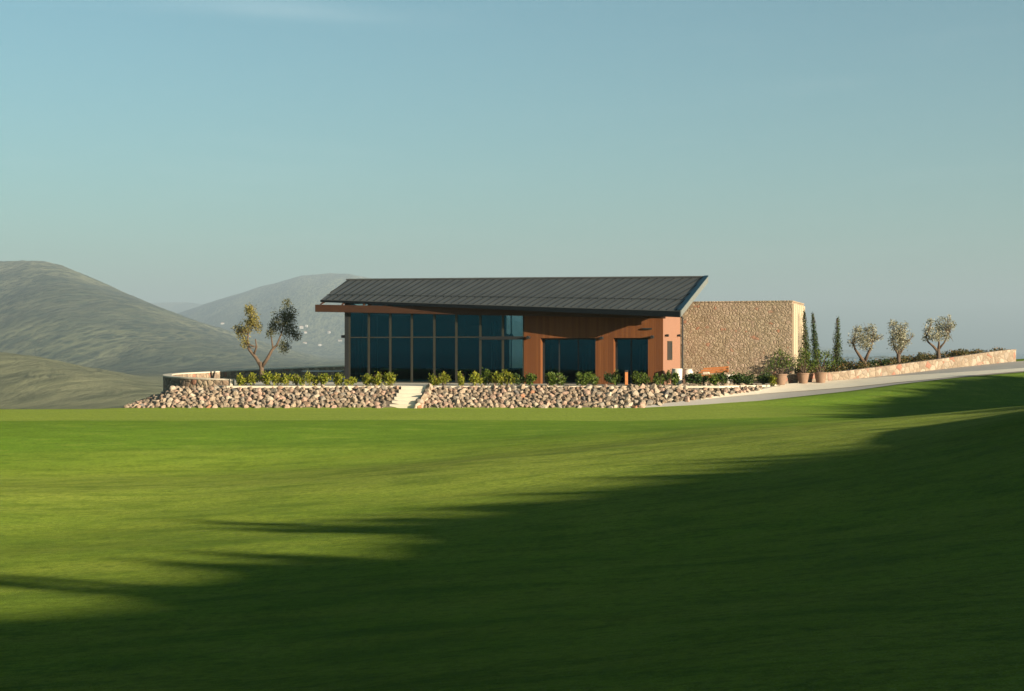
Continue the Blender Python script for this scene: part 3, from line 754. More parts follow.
# glazing
mull = [349.0, 368.5, 390, 411.5, 434, 456, 480, 502.5, 523.6]
zt = LZ(337.2, -13)
def glazed(name, u0, u1, z0, z1, trans, mw, parent, v0=-.03, v1=.07, mat='bronze_frame', splits=()):
    k = MB(); 
    k.box((u0, v0, z0), (u0 + mw, v1, z1)); k.box((u1 - mw * .5, v0, z0), (u1, v1, z1))
    k.box((u0 + mw, v0 + .004, z0), (u1 - mw * .5, v1, z0 + .06)); k.box((u0 + mw, v0 + .004, z1 - .08), (u1 - mw * .5, v1, z1))
    if trans: k.box((u0 + mw, v0 + .006, trans - .03), (u1 - mw * .5, v1, trans + .03))
    xs = [u0 + mw] + list(splits) + [u1 - mw * .5]
    for s_ in splits: k.box((s_ - .03, v0 + .002, z0 + .06), (s_ + .03, v1, z1 - .08))
    f = k.build(name, M[mat], parent)
    for i in range(len(xs) - 1):
        a, b = xs[i] + (.03 if i else 0), xs[i + 1] - (.03 if i < len(xs) - 2 else 0)
        zs = [(z0 + .06, trans - .03), (trans + .03, z1 - .08)] if trans else [(z0 + .06, z1 - .08)]
        for (p_, q_) in zs: MB().box((a, .012, p_), (b, .03, q_)).build('pane', M['glass'], f)
    return f
k = MB(); k.box((LU(345), -.05, 0), (LU(349), .25, RZ(-18, 0) - .17)); k.build('corner_post', M['dark_metal'], club)
for i in range(8):
    u0, u1 = LU(mull[i]) + .002, LU(mull[i + 1]) - .002
    glazed('glazed_bay', u0, u1, 0.0, min(RZ(u0, 0), RZ(u1, 0)) - .18, zt, .075, club)
MB().box((LU(480), -.12, zt - .14), (LU(524) - .01, -.034, zt + .02)).build('door_header', M['dark_metal'], club)
# side glazing on the left
k = MB(); ul = LU(345); 
for vv in (2.3, 4.4, 6.4): k.box((ul, vv, 0), (ul + .08, vv + .08, 3.94))
k.box((ul, .25, zt - .03), (ul + .078, 6.4, zt + .03)); k.box((ul, .25, 0), (ul + .076, 6.4, .07))
sg = k.build('side_glazing', M['dark_metal'], club)
MB().box((ul + .03, .26, .08), (ul + .045, 6.4, 3.94)).build('pane', M['glass'], sg)
# sliding doors
d1 = glazed('sliding_door', o1a + .002, o1b - .002, 0.0, zl - .002, None, .10, club, .42, .52, 'dark_metal', (LU(559, .4), LU(578, .4)))
d2 = glazed('sliding_door', o2a + .002, o2b - .002, 0.0, zl - .002, None, .10, club, .42, .52, 'dark_metal', (LU(631, .4),))
for d_ in (d1, d2):
    for ch in d_.children: ch.location.y = .45
# rooms behind the glass
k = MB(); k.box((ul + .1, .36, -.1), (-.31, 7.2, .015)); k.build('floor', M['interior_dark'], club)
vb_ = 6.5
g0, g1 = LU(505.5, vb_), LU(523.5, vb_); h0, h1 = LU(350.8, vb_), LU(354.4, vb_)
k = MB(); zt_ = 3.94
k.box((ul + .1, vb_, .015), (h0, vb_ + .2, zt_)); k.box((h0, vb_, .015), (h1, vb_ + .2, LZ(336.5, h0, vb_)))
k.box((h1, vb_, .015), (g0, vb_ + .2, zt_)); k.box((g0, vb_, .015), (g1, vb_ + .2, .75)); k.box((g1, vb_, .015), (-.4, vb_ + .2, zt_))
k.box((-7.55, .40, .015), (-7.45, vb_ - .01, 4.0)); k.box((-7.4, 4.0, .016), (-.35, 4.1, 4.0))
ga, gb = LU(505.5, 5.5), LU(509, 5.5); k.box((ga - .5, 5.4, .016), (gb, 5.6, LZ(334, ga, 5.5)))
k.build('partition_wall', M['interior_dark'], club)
rg = MB().box((g0 + .3, vb_ + .05, .75), (g0 + .36, vb_ + .12, 3.94)).build('rear_window', M['dark_metal'], club); MB().box((g0 + .005, vb_ + .08, .752), (g1 - .005, vb_ + .10, 3.93)).build('pane', M['glass'], rg)
for uu, vv in ((-16.6, 2.2), (-14.2, 3.4), (-11.8, 2.0), (-9.6, 3.6)):
    k = MB(); k.lathe([(.28, 0.016), (.28, .05), (.05, .07), (.05, .70), (.50, .71), (.50, .75)], (uu, vv, 0), 18); k.build('indoor_table', M['pale_batten'], club)
    k = MB(); k.lathe([(.05, 2.75), (.24, 2.5), (.26, 2.42)], (uu, vv, 0), 16); k.tube([(uu, vv, 2.76), (uu, vv, 3.9)], .012, 6); k.build('pendant_lamp', M['curtain_cloth'], club)
k = MB(); k.box((ul - .1, 3.75, 3.95), (-.31, 7.3, 4.15)); k.build('rear_roof', M['dark_metal'], club)
k = MB(); k.hexa([(ul, 3.5, 4.16), (-.31, 3.5, 4.16), (-.31, 3.7, 4.16), (ul, 3.7, 4.16)], [(ul, 3.5, RL.z - .16), (-.31, 3.5, RR_.z - .16), (-.31, 3.7, RR_.z - .21), (ul, 3.7, RL.z - .21)]); k.build('clerestory_wall', M['timber_boards'], club)
def curtain(u0, u1, v, z0, z1):
    n = int((u1 - u0) / .04); vs = []
    for i in range(n + 1):
        u = u0 + (u1 - u0) * i / n; vv = v + .05 * math.sin(i * 1.15) + .02 * math.sin(i * .37)
        vs += [(u, vv, z0), (u, vv, z1), (u, vv + .012, z1), (u, vv + .012, z0)]
    fs = [(i * 4 + j, i * 4 + (j + 1) % 4, i * 4 + 4 + (j + 1) % 4, i * 4 + 4 + j) for i in range(n) for j in range(4)]
    MB().add(vs, fs).build('curtain', M['curtain_cloth'], club)
curtain(LU(349.5) + .1, LU(367), .5, .03, 2.5); curtain(LU(488), LU(495), .5, .03, 3.4)
curtain(o1a + .2, LU(549), .75, .03, 2.1); curtain(LU(578), LU(587), .75, .03, 2.1); curtain(LU(636), LU(644), .75, .03, 2.1)
k = MB(); slab_top(k, ul, ul + .1, .26, 3.5, 3.95); k.build('gable_wall', M['timber_boards'], club)
# wall lights
def spot(u, v, z, du, dv, L=.34, r=.085):
    k = MB(); a = Vector((u, v, z)); d = Vector((du, dv, 0)); k.tube([a, a + d * .06], .05, 12); k.tube([a + d * .061, a + d * L], r, 14)
    return k.build('wall_light', M['dark_metal'], club, smooth=False)
for px, py in ((529.5, 337.5), (602.5, 338), (653, 337)): spot(LU(px), -.002, LZ(py, LU(px)), 0, -1)
spot(LU(345) - .002, .1, LZ(336.5, LU(345)), -1, 0, .25)
for px in (664.8, 677.0): spot(.006, LV(px), LZ(335.5, 0, LV(px)), 1, 0, .2, .07)
k = MB(); k.box((LU(643), -.10, LZ(329.5, -1)), (LU(652), -.003, LZ(328, -1))); k.build('roller_bracket', M['dark_metal'], club)
# stone wing
W1 = LU(792, V1 + .06); WV = V1 + .06; zw = LZ(302.3, 3, WV); DV = 5.6
wing = MB().box((-.29, WV, -.3), (W1, WV + DV, zw)).build('stone_wing', M['rubble'], club)
MB().box((-.33, WV - .03, zw + .002), (W1 + .03, WV + DV + .03, zw + .07)).build('coping', M['rubble'], wing)
for i in range(6):
    v0 = WV + .05 + i * .93; MB().box((W1 + .003, v0, -.2), (W1 + .09, v0 + .80, zw - .10)).build('cladding_panel', M['pale_batten'], wing)
k = MB(); k.tube([(.12, V1 - .06, 0), (.12, V1 - .06, RZ(0, V1) - .5), (.02, V1 - .25, RZ(0, V1) - .25)], .05, 10); k.build('drainpipe', M['dark_metal'], club)

# ------------------------------------------------------------------ furniture on the terrace
def px_xy(px, d): return (px - 512) / F * d
t_ = empty('terrace_table', (px_xy(323, 84), 84, TZ), R(-4)); tag(t_, 'long pale table standing on the terrace left of the glass corner', 'table')
MB().box((-1.18, -.4, .55), (1.18, .4, .605)).build('table_top', M['pale_table'], t_, bevel=.01)
for s_ in (-.8, .8): MB().box((s_ - .06, -.32, 0), (s_ + .06, .32, .548)).build('leg', M['dark_metal'], t_)
for px, d, lab in ((677, 74.6, 'tall white cylindrical planter beside the corner of the salmon wall'), (688, 76.6, 'white round planter by the stone wall, right of the tall one')):
    r_ = empty('white_planter', (px_xy(px, d), d, TZ)); tag(r_, lab, 'planter', 'white planters by the stone wing')
    if px == 677: MB().lathe([(.22, 0), (.25, .04), (.27, .5), (.28, .86), (.24, .86), (.23, .80)], seg=24).build('pot', M['white_ceramic'], r_, smooth=False)
    else: MB().lathe([(.19, 0), (.25, .08), (.31, .4), (.27, .66), (.21, .76), (.25, .82), (.2, .82), (.18, .76)], seg=24).build('pot', M['white_ceramic'], r_, smooth=False)
    MB().lathe([(.20 if px == 677 else .15, .74), (.19 if px == 677 else .14, .77)], seg=20).build('soil', M['soil'], r_)
bn = empty('wooden_bench', (px_xy(713, 76.4), 76.4, TZ), R(-14)); bn.scale.z = 1.3; tag(bn, 'orange wooden bench with slatted back by the stone wall', 'bench')
k = MB()
for i in range(7): k.box((-.8 + i * .16, -.32, .34), (-.8 + i * .16 + .13, .32, .385))
k.build('seat', M['orange_timber'], bn)
k = MB()
for i in range(3):
    z_ = .43 + i * .085; k.hexa([(-.8 + .12 * i, .26, z_), (.8, .26, z_ + .06), (.8, .30, z_ + .06), (-.8 + .12 * i, .30, z_)], [(-.8 + .12 * i, .26, z_ + .06), (.8, .26, z_ + .14), (.8, .30, z_ + .14), (-.8 + .12 * i, .30, z_ + .06)])
k.build('backrest', M['orange_timber'], bn)
k = MB(); k.box((-.82, -.345, .28), (.80, -.322, .36)); k.box((-.82, .322, .28), (.80, .345, .36)); k.build('frame', M['orange_timber'], bn)
for a in (-.7, .68):
    for b in (-.30, .30): MB().box((a - .04, b - .03, 0), (a + .04, b + .03, .335)).build('leg', M['orange_timber'], bn)
MB().box((-.55, -.2, .387), (-.2, .2, .50)).build('cushion', M['cream_cushion'], bn, bevel=.04)
cb = empty('white_bowl', (px_xy(728.5, 76.0), 76.0, TZ)); tag(cb, 'small white bowl planter at the right end of the wooden bench', 'planter')
MB().lathe([(.13, 0), (.2, .1), (.25, .34), (.24, .52), (.2, .52), (.19, .46)], seg=20).build('pot', M['white_ceramic'], cb)
MB().lathe([(.17, .44), (.16, .47)], seg=20).build('soil', M['soil'], cb)
bo = empty('bollard_light', (px_xy(626.3, 72.95), 72.95, TZ)); tag(bo, 'slim orange timber bollard in front of the right sliding door', 'bollard')
MB().box((-.075, -.075, 0), (.075, .075, .70)).build('post', M['orange_timber'], bo, bevel=.008)
MB().box((-.08, -.08, .702), (.08, .08, .80)).build('lamp_cap', M['dark_metal'], bo, bevel=.01)

# ------------------------------------------------------------------ plants
SPIRES = [(12.95, .42, 1.15, 4), (13.5, .35, .9, 4), (15.2, .3, .5, 3), (19.0, .22, 1.0, 4), (19.75, .28, 1.15, 4), (21.2, .2, .55, 3), (22.9, .22, .55, 3), (24.4, .16, .4, 3), (31.6, .22, .75, 4), (34.3, .25, .8, 4), (45.8, .4, .6, 3), (60, .4, .5, 3)]
def leaf_cloud(blobs, n, size, seed, aspect=.45, upright=0.0, shell=.35, clump=.55):
    """n leaves shared over blobs (x, y, z, rx, ry, rz); every leaf its own little face"""
    g = np.random.default_rng(seed)
    w = np.array([b[3] * b[4] * b[5] for b in blobs]); w = w ** .8; w /= w.sum()
    idx = g.choice(len(blobs), n, p=w); B = np.array(blobs)[idx]
    d = g.normal(size=(n, 3)); d /= np.linalg.norm(d, axis=1)[:, None]
    rad = g.uniform(0, 1, n) ** shell; rad *= 1 + .16 * g.normal(size=n)
    # leaves sit in clumps along twigs
    P = B[:, :3] + d * rad[:, None] * B[:, 3:]
    nc = max(4, n // 14); C = P[g.choice(n, nc)]
    j = g.integers(0, nc, n); pull = g.uniform(.35, .9, n)[:, None]
    near = P + (C[j] - P) * 0
    # pull every leaf to the nearest of a few random clump centres
    best = None
    for q in range(6):
        c = C[g.integers(0, nc, n)]; e = ((c - P) ** 2).sum(1)
        if best is None: best, be = c.copy(), e
        else:
            m_ = e < be; best[m_] = c[m_]; be = np.minimum(be, e)
    close = (be < (1.2 * B[:, 3:].mean(1)) ** 2)[:, None]
    P = np.where(close, P + (best - P) * pull * clump, P)
    a = g.normal(size=(n, 3)); a[:, 2] += upright * np.sign(a[:, 2] + 1e-6) * 1.5; a /= np.linalg.norm(a, axis=1)[:, None]
    b = np.cross(a, g.normal(size=(n, 3))); b /= np.linalg.norm(b, axis=1)[:, None]
    s_ = size * g.uniform(.6, 1.35, n)[:, None]
    V = np.stack([P - a * s_, P + b * s_ * aspect, P + a * s_, P - b * s_ * aspect], 1).reshape(-1, 3)
    k = MB(); k.v = [tuple(p) for p in V]; k.f = [(4 * i, 4 * i + 1, 4 * i + 2, 4 * i + 3) for i in range(n)]
    return k

# shrubs along the terrace edge
def shrub_proto(seed, mat, n=520, h=.70, w=.40, tall=False):
    r_ = random.Random(seed); r = empty('shrub')
    bl = []
    for i in range(6):
        a = r_.uniform(0, 6.28); q = r_.uniform(0, w * .6)
        bl.append((math.cos(a) * q, math.sin(a) * q * .8, h * r_.uniform(.3, .72), w * r_.uniform(.32, .68), w * r_.uniform(.35, .6), h * r_.uniform(.20, .48)))
    leaf_cloud(bl, n, .062, seed, .5, .5, .6, .25).build('foliage', M[mat], r)
    k = MB()
    for i in range(6):
        a = r_.uniform(0, 6.28); k.tube([(0.02 * math.cos(a), .02 * math.sin(a), -.06), (math.cos(a) * w * .25, math.sin(a) * w * .25, h * .4), (math.cos(a) * w * .5, math.sin(a) * w * .4, h * .8)], [.012, .009, .004], 5)
    k.build('stem', M['bark'], r); return r
protos = {}
for tone, mat in (('bright', 'bright_leaves'), ('green', 'green_leaves'), ('dark', 'dark_leaves')):
    protos[tone] = [shrub_proto(hash_ + 10 * len(protos), mat) for hash_ in (1, 2, 3, 4, 5)]
SHR = [  # column, depth, width scale, height scale, tone, label
    (241, 73.3, .95, 1.05, 'bright', 'yellow-green shrub right beside the end pillar of the curved wall'),
    (253, 73.4, .9, .95, 'bright', 'yellow-green shrub just left of the forked olive trunk'),
    (267, 73.3, 1.0, 1.08, 'bright', 'yellow-green shrub just right of the forked olive trunk'),
    (277, 73.2, .75, .95, 'bright', 'smaller yellow-green shrub ending the first clump right of the olive trunk'),
    (287, 73.3, .8, .9, 'bright', 'left shrub of the bright pair midway between olive trunk and terrace table'),
    (297, 73.4, .95, 1.05, 'bright', 'right shrub of the bright pair midway between olive trunk and terrace table'),
    (309, 73.3, .5, 1.1, 'bright', 'narrow upright yellow-green shrub under the left end of the terrace table'),
    (322, 73.3, 1.05, 1.1, 'bright', 'bushy yellow-green shrub in front of the middle of the terrace table'),
    (338, 73.3, .85, 1.05, 'bright', 'yellow-green shrub just left of the glass corner post'),
    (351, 73.3, .75, .8, 'bright', 'low yellow-green shrub at the foot of the glass corner post'),
    (367, 73.2, .85, 1.0, 'bright', 'left shrub of the clipped clump left of the steps'),
    (377.5, 73.2, .95, 1.15, 'bright', 'middle and tallest shrub of the clipped clump left of the steps'),
    (390, 73.2, 1.0, 1.12, 'bright', 'right shrub of the clipped clump, nearest the steps on their left'),
    (434, 73.2, .8, 1.0, 'bright', 'shrub at the top of the steps on their right side'),
    (444, 73.3, .95, 1.0, 'bright', 'second shrub right of the steps, joined to the one at their top'),
    (461, 73.2, .65, 1.2, 'bright', 'narrow shrub standing alone in front of the middle glass bays'),
    (475, 73.2, .8, 1.05, 'bright', 'left shrub of the long row before the dark door header'),
    (485, 73.5, .95, 1.25, 'green', 'tall olive-green shrub rising behind the row under the door header'),
    (496, 73.2, .85, 1.05, 'bright', 'bright shrub under the seventh mullion of the glass front'),
    (507, 73.2, .75, 1.2, 'bright', 'upright bright shrub in front of the last glass bay'),
    (517, 73.3, .8, .95, 'dark', 'dark shrub between the last glass bay and the first timber pier'),
    (529, 73.3, 1.0, .95, 'green', 'olive-green shrub at the foot of the first timber pier'),
    (549, 73.2, 1.05, 1.1, 'green', 'green shrub before the left pane of the wide sliding door'),
    (560, 73.2, 1.0, 1.0, 'green', 'low green shrub before the middle of the wide sliding door'),
    (584, 73.2, 1.2, 1.15, 'green', 'large green shrub before the right pane of the wide sliding door'),
    (594, 73.4, .75, .9, 'green', 'small green shrub at the left edge of the middle timber pier'),
    (608, 73.3, .8, .95, 'dark', 'dark shrub at the right edge of the middle timber pier'),
    (616, 73.3, .62, 1.2, 'green', 'green shrub just left of the orange bollard'),
    (637.5, 73.2, .9, 1.1, 'green', 'green shrub just right of the orange bollard'),
    (646, 73.3, .9, 1.0, 'green', 'green shrub before the right jamb of the narrow sliding door'),
    (659, 73.3, .7, .9, 'green', 'low shrub before the corner between timber and salmon walls'),
    (666.5, 73.4, .45, 1.25, 'green', 'slim pointed shrub in front of the salmon wall'),
    (674.5, 73.2, .7, 1.0, 'green', 'light green shrub in front of the tall white planter'),
    (691, 73.6, 1.15, 1.0, 'dark', 'dark shrub in front of the round white planter'),
    (702, 73.6, 1.0, .9, 'dark', 'dark shrub before the left end of the wooden bench'),
    (713, 73.7, 1.0, .95, 'green', 'mid green shrub before the middle of the wooden bench'),
    (723, 73.8, 1.0, 1.05, 'dark', 'dark shrub before the right end of the wooden bench'),
    (736, 74.0, 1.05, 1.0, 'dark', 'dark shrub just right of the white bowl planter'),
    (747, 74.2, 1.1, .98, 'dark', 'last dark shrub of the row along the stone wing'),
    (763.5, 75.0, .85, 1.0, 'dark', 'round dark shrub standing alone between the row and the terracotta pots'),
    (772, 74.6, .6, .85, 'bright', 'small yellow-green shrub just left of the first terracotta pot'),
]
used = set(); rs_ = random.Random(5)
for i, (px, d, ws, hs_, tone, lab) in enumerate(SHR):
    pr = protos[tone][(i * 2 + i // 3) % 5]
    o = pr if id(pr) not in used else copy_tree(pr)
    used.add(id(pr))
    X = px_xy(px, d); o.location = (X, d, max(TZ, 0) - .01 if d < 74.3 else TZ - .01); o.rotation_euler.z = rs_.uniform(0, 6.28)
    o.scale = (ws * 1.5, ws * 1.35, hs_ * .95); o.name = 'shrub'
    tag(o, lab, 'shrub', 'shrubs along the terrace edge')

# rough growth along the crest of the rise that throws its shadow over the lawn
g = random.Random(99); bl = []
def crest(v_, s_=42.0): return (s_ * sx + v_ * -sy, s_ * sy + v_ * sx)
def crest_h(v_): return lerp_tab(RIDGE[0], RIDGE[1], v_)
v_ = 2.0
while v_ < 74.5:
    w_ = g.uniform(.18, .45); h_ = g.uniform(.15, .75) * g.uniform(.4, 1.0)
    x_, y_ = crest(v_, 42 + g.uniform(-1.5, 1.5)); bl.append((x_, y_, crest_h(v_) + h_ * .5 - .1, w_, w_, h_ * .62))
    v_ += g.uniform(.10, .32)
for v0, w_, h_, n_ in SPIRES:
    for i in range(n_):
        f_ = i / max(1, n_ - 1); x_, y_ = crest(v0 + g.gauss(0, w_ * .3), 42 + g.uniform(-.6, .6))
        bl.append((x_, y_, crest_h(v0) + h_ * f_ * .85, w_ * (1 - .45 * f_), w_ * (1 - .45 * f_), h_ / n_ * .9))
tag(leaf_cloud(bl, 26000, .13, 98, .5, 0, .45, .2).build('rough_growth', M['dark_leaves']), 'rough bushy growth along the crest of the grassy rise', 'bushes', kind='stuff')

# trees
def tree(name, base, chains, blobs, n, leaf, lsize, mat, label, cat, group=None, bark='bark', twigs=3, seed=1, aspect=.35, extra=None, clump=.55):
    r = empty(name, base); r_ = random.Random(seed); k = MB()
    for pts, rad in chains: k.tube(pts, rad, 9)
    ends = [Vector(c[0][-1]) for c in chains if len(c[0]) > 1] + [Vector(c[0][-2]) for c in chains]
    for b in blobs:
        c_ = Vector(b[:3]); s_ = min(ends, key=lambda q: (q - c_).length)
        for i in range(twigs):
            e_ = c_ + Vector((r_.gauss(0, .5) * b[3], r_.gauss(0, .5) * b[4], r_.gauss(0, .5) * b[5])); m_ = s_.lerp(e_, .5) + Vector((r_.gauss(0, .06), r_.gauss(0, .06), r_.gauss(0, .05)))
            k.tube([s_, m_, e_], [.022, .014, .005], 5)
    k.build('trunk', M[bark], r, smooth=True)
    leaf_cloud(blobs, n, lsize, seed, aspect, 0, .35, clump).build('crown', M[mat], r)
    if extra: leaf_cloud(extra[0], extra[1], lsize, seed + 50, aspect, 0, .35, clump).build('crown', M[extra[2]], r)
    tag(r, label, cat, group); return r

D0 = 83.7; q_ = D0 / F
def tp(px, py, dy=0.0): return ((px - 262) * q_, dy, (381 - py) * q_)
def bl_(px, py, rx, rz, dy=0.0, ry=None): x_, y_, z_ = tp(px, py, dy); return (x_, y_, z_, rx * q_, (ry or rx) * q_, rz * q_)
tree('olive_tree', (px_xy(262, D0), D0, TZ - .05),
     [([tp(262, 384), tp(262, 375), tp(261.5, 367), tp(260, 361)], [.20, .15, .13, .12]),
      ([tp(261, 365), tp(256, 357, .05), tp(249, 349, .1), tp(247, 341, .1), tp(248.5, 331), tp(252, 323)], [.12, .10, .08, .06, .04, .02]),
      ([tp(253.5, 354, .08), tp(257, 346, -.1), tp(256, 338, -.2)], [.07, .05, .03]),
      ([tp(262, 366), tp(268, 357, -.05), tp(272, 349), tp(277, 344), tp(281, 334), tp(284, 322)], [.11, .10, .08, .065, .045, .02]),
      ([tp(273, 347), tp(271, 338, .2), tp(269, 330, .3)], [.06, .04, .025])],
     [bl_(248, 325, 8, 10), bl_(250, 309, 7, 7), bl_(241, 333, 6, 8, .3), bl_(255, 318, 6, 8, -.3), bl_(245, 343, 5, 6), bl_(236, 328, 4.5, 5, .3), bl_(259, 327, 4, 6)], 2300,
     None, .07, 'sunlit_olive_leaves', 'forked olive tree with one sunlit and one shaded crown on the terrace', 'tree', bark='bark', twigs=9, seed=11, aspect=.32,
     extra=([bl_(283, 316, 12, 11, .2), bl_(288, 328, 10, 11, .3), bl_(275, 326, 8, 9, 0), bl_(284, 346, 7, 8, .1), bl_(287, 302, 5, 5), bl_(296, 335, 6, 6, .2), bl_(270, 332, 5, 6), bl_(291, 312, 6, 8, .3)], 3900, 'shaded_olive_leaves'), clump=.85)

def small_olive(px, base_y, d, chains, blobs, n, label, seed):
    q = d / F; X = px_xy(px, d); zb_ = ground_z(X, d) - .05; n = int(n * .95); off = CAM_Z + (EYE_Y - base_y) * q - zb_
    P = lambda x_, y_, dy=0.0: ((x_ - px) * q, dy, (base_y - y_) * q + off)
    ch = [([P(*a) for a in pts], rad) for pts, rad in chains]
    ch[0][0].insert(0, (ch[0][0][0][0], 0, 0.0)); ch[0][1].insert(0, ch[0][1][0] * 1.2)
    bb = [(*P(b[0], b[1], b[4] if len(b) > 4 else 0), b[2] * q, b[2] * q, b[3] * q) for b in blobs]
    return tree('olive_tree', (X, d, zb_), ch, bb, n, None, .062, 'pale_olive_leaves', label, 'tree', 'young olive trees above the road wall', 'bark', 5, seed, .34)
small_olive(864.5, 373, 81.0, [([(864.5, 373), (864.5, 366), (864.5, 361)], [.13, .11, .11]), ([(864, 362), (859, 355), (855, 349), (853, 343)], [.10, .085, .06, .03]), ([(865, 361), (868, 354), (871, 348), (873, 341)], [.10, .085, .06, .03])],
            [(857, 336, 8, 8), (868, 334, 9, 9, .2), (874, 338, 6, 7), (853, 343, 6, 5), (863, 341, 8, 7, -.3), (872, 327, 5, 4), (858, 329, 5, 4), (881, 337, 3, 3), (866, 347, 8, 4)], 2300, 'olive tree with V-shaped trunk, leftmost above the road wall', 31)
small_olive(898.5, 370, 81.5, [([(898.5, 370), (898.5, 362), (898.5, 354)], [.15, .12, .11]), ([(898.5, 355), (895, 349), (893, 342)], [.07, .05, .03]), ([(898.8, 355), (899.5, 348), (899, 338)], [.08, .06, .03]), ([(899, 355), (903, 349), (905, 343)], [.07, .05, .03])],
            [(895, 330, 8, 9), (903, 332, 8, 9, .2), (899, 340, 10, 8, -.2), (892, 342, 5, 6), (906, 342, 5, 5), (893, 323, 5, 3.5), (905, 325, 4, 4), (899, 348, 9, 4), (912, 335, 2.5, 3)], 2500, 'olive tree with single thick trunk and tall oval crown above the road wall', 32)
small_olive(938.5, 362, 83.0, [([(938.5, 362), (938.5, 355), (938, 349)], [.15, .12, .11]), ([(937.5, 351), (933, 346), (928, 342), (926, 336)], [.09, .07, .05, .03]), ([(938.5, 350), (939, 343), (938, 336)], [.09, .06, .03]), ([(938.8, 349), (944, 343), (948, 335)], [.07, .05, .03])],
            [(928, 331, 6, 9), (940, 329, 8, 9, .2), (948, 327, 6, 8), (934, 338, 7, 5, -.2), (945, 337, 7, 5), (930, 321, 4, 3.5), (949, 317.5, 3, 3), (942, 319, 5, 3), (953, 325, 3, 5), (925, 339, 4, 4)], 2300, 'olive tree with low side branch, rightmost above the road wall', 33)

def cypress(px0, py0, px1, py1, d, w, label, seed, mat='cypress_leaves'):
    q = d / F; X = px_xy(px1, d); zb_ = ground_z(X, d) - .05; top = CAM_Z + (EYE_Y - py0) * q - zb_; dx = (px0 - px1) * q
    nb = 30; bl = []
    g = random.Random(seed)
    for i in range(nb):
        f = (i + .5) / nb; rr_ = 1.3 * w * q * (.35 + .65 * math.sin(math.pi * min(1, (1 - f) ** .75 * .62 + .06))) * (1 - .55 * f)
        bl.append((dx * f + g.gauss(0, .02), g.gauss(0, .02), top * (.10 + .88 * f), rr_, rr_, top / nb * 1.5))
    tree('cypress', (X, d, zb_), [([(0, 0, 0), (dx * .5, 0, top * .5), (dx * .97, 0, top * .97)], [.06, .04, .012])], bl, 2800, None, .05, mat, label, 'tree', 'slender cypresses right of the stone wing', 'dark_bark', 1, seed, .4, None, .1)
cypress(804.3, 309.5, 807.5, 374, 79.6, 4.6, 'slender cypress rising against the edge of the stone wing', 41)
cypress(812.5, 312, 817.5, 374, 80.0, 4.2, 'dark slender cypress leaning left behind the terracotta pots', 42, 'dark_leaves')
cypress(837.6, 316, 836.5, 373, 79.8, 5.0, 'straight slender cypress standing clear left of the olive trees', 43)

# terracotta pots with airy shrubs
def potted(px, d, blobs, n, label, seed, sc=1.0):
    X = px_xy(px, d); r_ = random.Random(seed)
    ny, fy = lerp_tab(NX, NY, X), lerp_tab(FX, FY, X); f_ = min(1, (d - ny) / (fy - ny)); z_ = max(strip_pt(X, f_)[2], TZ - .02 if X < 14.9 else 0) + .012
    r = empty('potted_shrub', (X, d, z_)); q = d / F
    MB().lathe([(.21 * sc, 0), (.235 * sc, .03), (.29 * sc, .3), (.325 * sc, .50), (.345 * sc, .52), (.345 * sc, .58), (.30 * sc, .58), (.28 * sc, .5)], seg=28).build('pot', M['terracotta'], r)
    MB().lathe([(.285 * sc, .50), (.27 * sc, .52)], seg=20).build('soil', M['soil'], r)
    bb = [(b[0], b[1], b[2], b[3], b[3], b[4]) for b in blobs]
    k = MB()
    for b in bb:
        for i in range(3):
            e_ = (b[0] + r_.gauss(0, .12), b[1] + r_.gauss(0, .1), b[2] + r_.uniform(-.05, .2)); k.tube([(r_.gauss(0, .05), r_.gauss(0, .05), .45), (e_[0] * .45, e_[1] * .45, .5 + (e_[2] - .5) * .55), e_], [.018, .012, .005], 5)
    k.build('stem', M['bark'], r)
    leaf_cloud(bb, n, .062, seed, .42, .2).build('foliage', M['green_leaves'], r)
    tag(r, label, 'potted plant', 'terracotta pots beside the road')
potted(780.5, 75.0, [(-.25, 0, 1.2, .45, .42), (.15, .1, 1.45, .42, .45), (-.55, 0, .95, .35, .35), (.5, 0, 1.3, .35, .4), (-.1, 0, 1.75, .3, .25), (.25, 0, .95, .3, .25), (-.75, 0, .65, .22, .3)], 560, 'terracotta pot with the widest airy shrub, nearest the stone wing', 51)
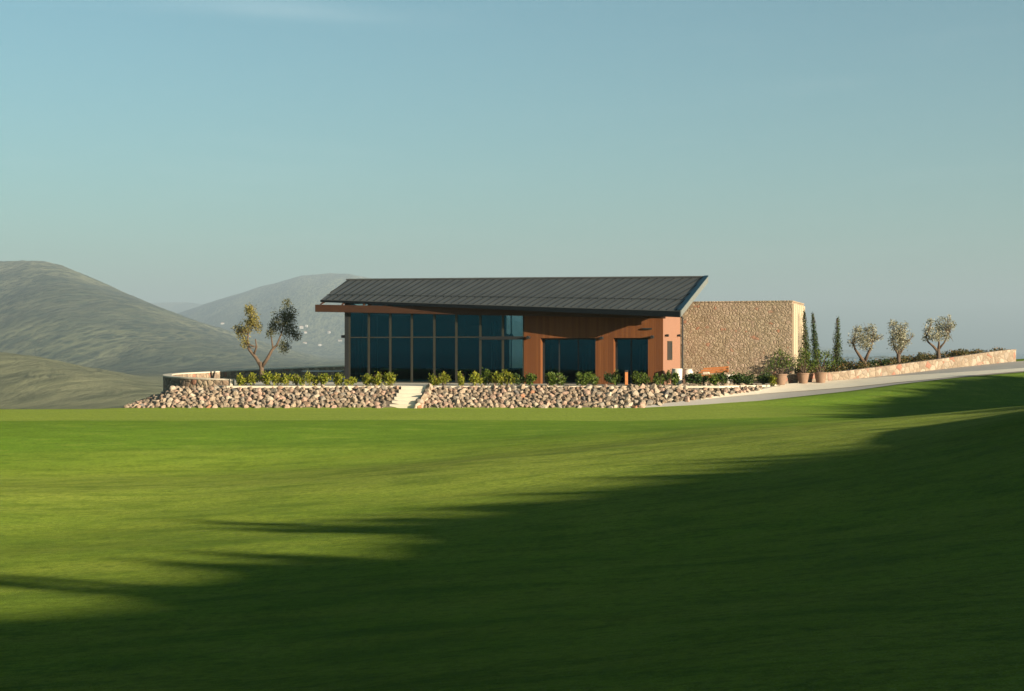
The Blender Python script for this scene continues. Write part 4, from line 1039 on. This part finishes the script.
potted(803, 76.8, [(-.15, 0, 1.3, .4, .42), (.25, .1, 1.4, .38, .45), (.5, 0, 1.05, .3, .35), (-.35, 0, 1.0, .3, .3), (.05, 0, 1.75, .28, .25)], 520, 'terracotta pot with airy shrub, between the two other pots', 52, .98)
potted(820.5, 77.0, [(-.35, 0, 1.1, .4, .42), (.2, .1, 1.25, .42, .45), (.6, 0, 1.15, .35, .4), (-.15, 0, 1.6, .32, .3), (.4, 0, 1.6, .25, .25), (-.65, 0, .9, .25, .3)], 620, 'terracotta pot with airy shrub, farthest up the road', 53)

# undergrowth behind the road wall
bl = []; g = random.Random(77)
for i in range(150):
    X = g.uniform(15.5, 29.8); yw = lerp_tab([p[0] for p in rw[:7]], [p[1] for p in rw[:7]], X); zw_ = lerp_tab([p[0] for p in rw[:7]], [p[3] for p in rw[:7]], X)
    dd = g.uniform(.35, 2.6); hgt = zw_ + lerp_tab([15, 21, 26, 30], [.62, .48, .34, .10], X) * (.5 + .5 * dd / 2.6) + g.uniform(-.12, .10)
    bl.append((X, yw + dd, hgt - .28, g.uniform(.25, .5), g.uniform(.25, .45), g.uniform(.22, .36)))
tag(leaf_cloud(bl, 22000, .06, 78, .5).build('undergrowth', M['scrub_leaves']), 'reddish green undergrowth in the bed behind the road wall', 'undergrowth', kind='stuff')
for px, lab in ((842, 'dark bush right beside the straight cypress'), (873, 'sparse dark bush right of the leftmost young olive tree'), (885, 'spiky dark bush left of the single-trunk olive tree')):
    r = copy_tree(protos['dark'][0]); d = 81.0; X = px_xy(px, d); r.location = (X, d, ground_z(X, d) + .1); r.scale = (1.0, 1.0, 1.5 if px == 842 else 1.25); r.name = 'bush'
    tag(r, lab, 'bush', 'bushes behind the road wall')

# ------------------------------------------------------------------ air
HZ = 0.000185
t = NT('haze_air'); t.out.inputs['Surface']
vp = t.node('ShaderNodeVolumePrincipled'); vp.inputs['Color'].default_value = (.345, .435, .515, 1); vp.inputs['Density'].default_value = HZ; vp.inputs['Anisotropy'].default_value = 0.0
t.l.new(vp.outputs[0], t.out.inputs['Volume']); M['haze'] = t.m
h = MB().box((-15500, -15500, -70), (15500, 15500, 520)).build('haze', M['haze']); tag(h, 'thin blue haze over hills and sea', 'haze', kind='stuff')
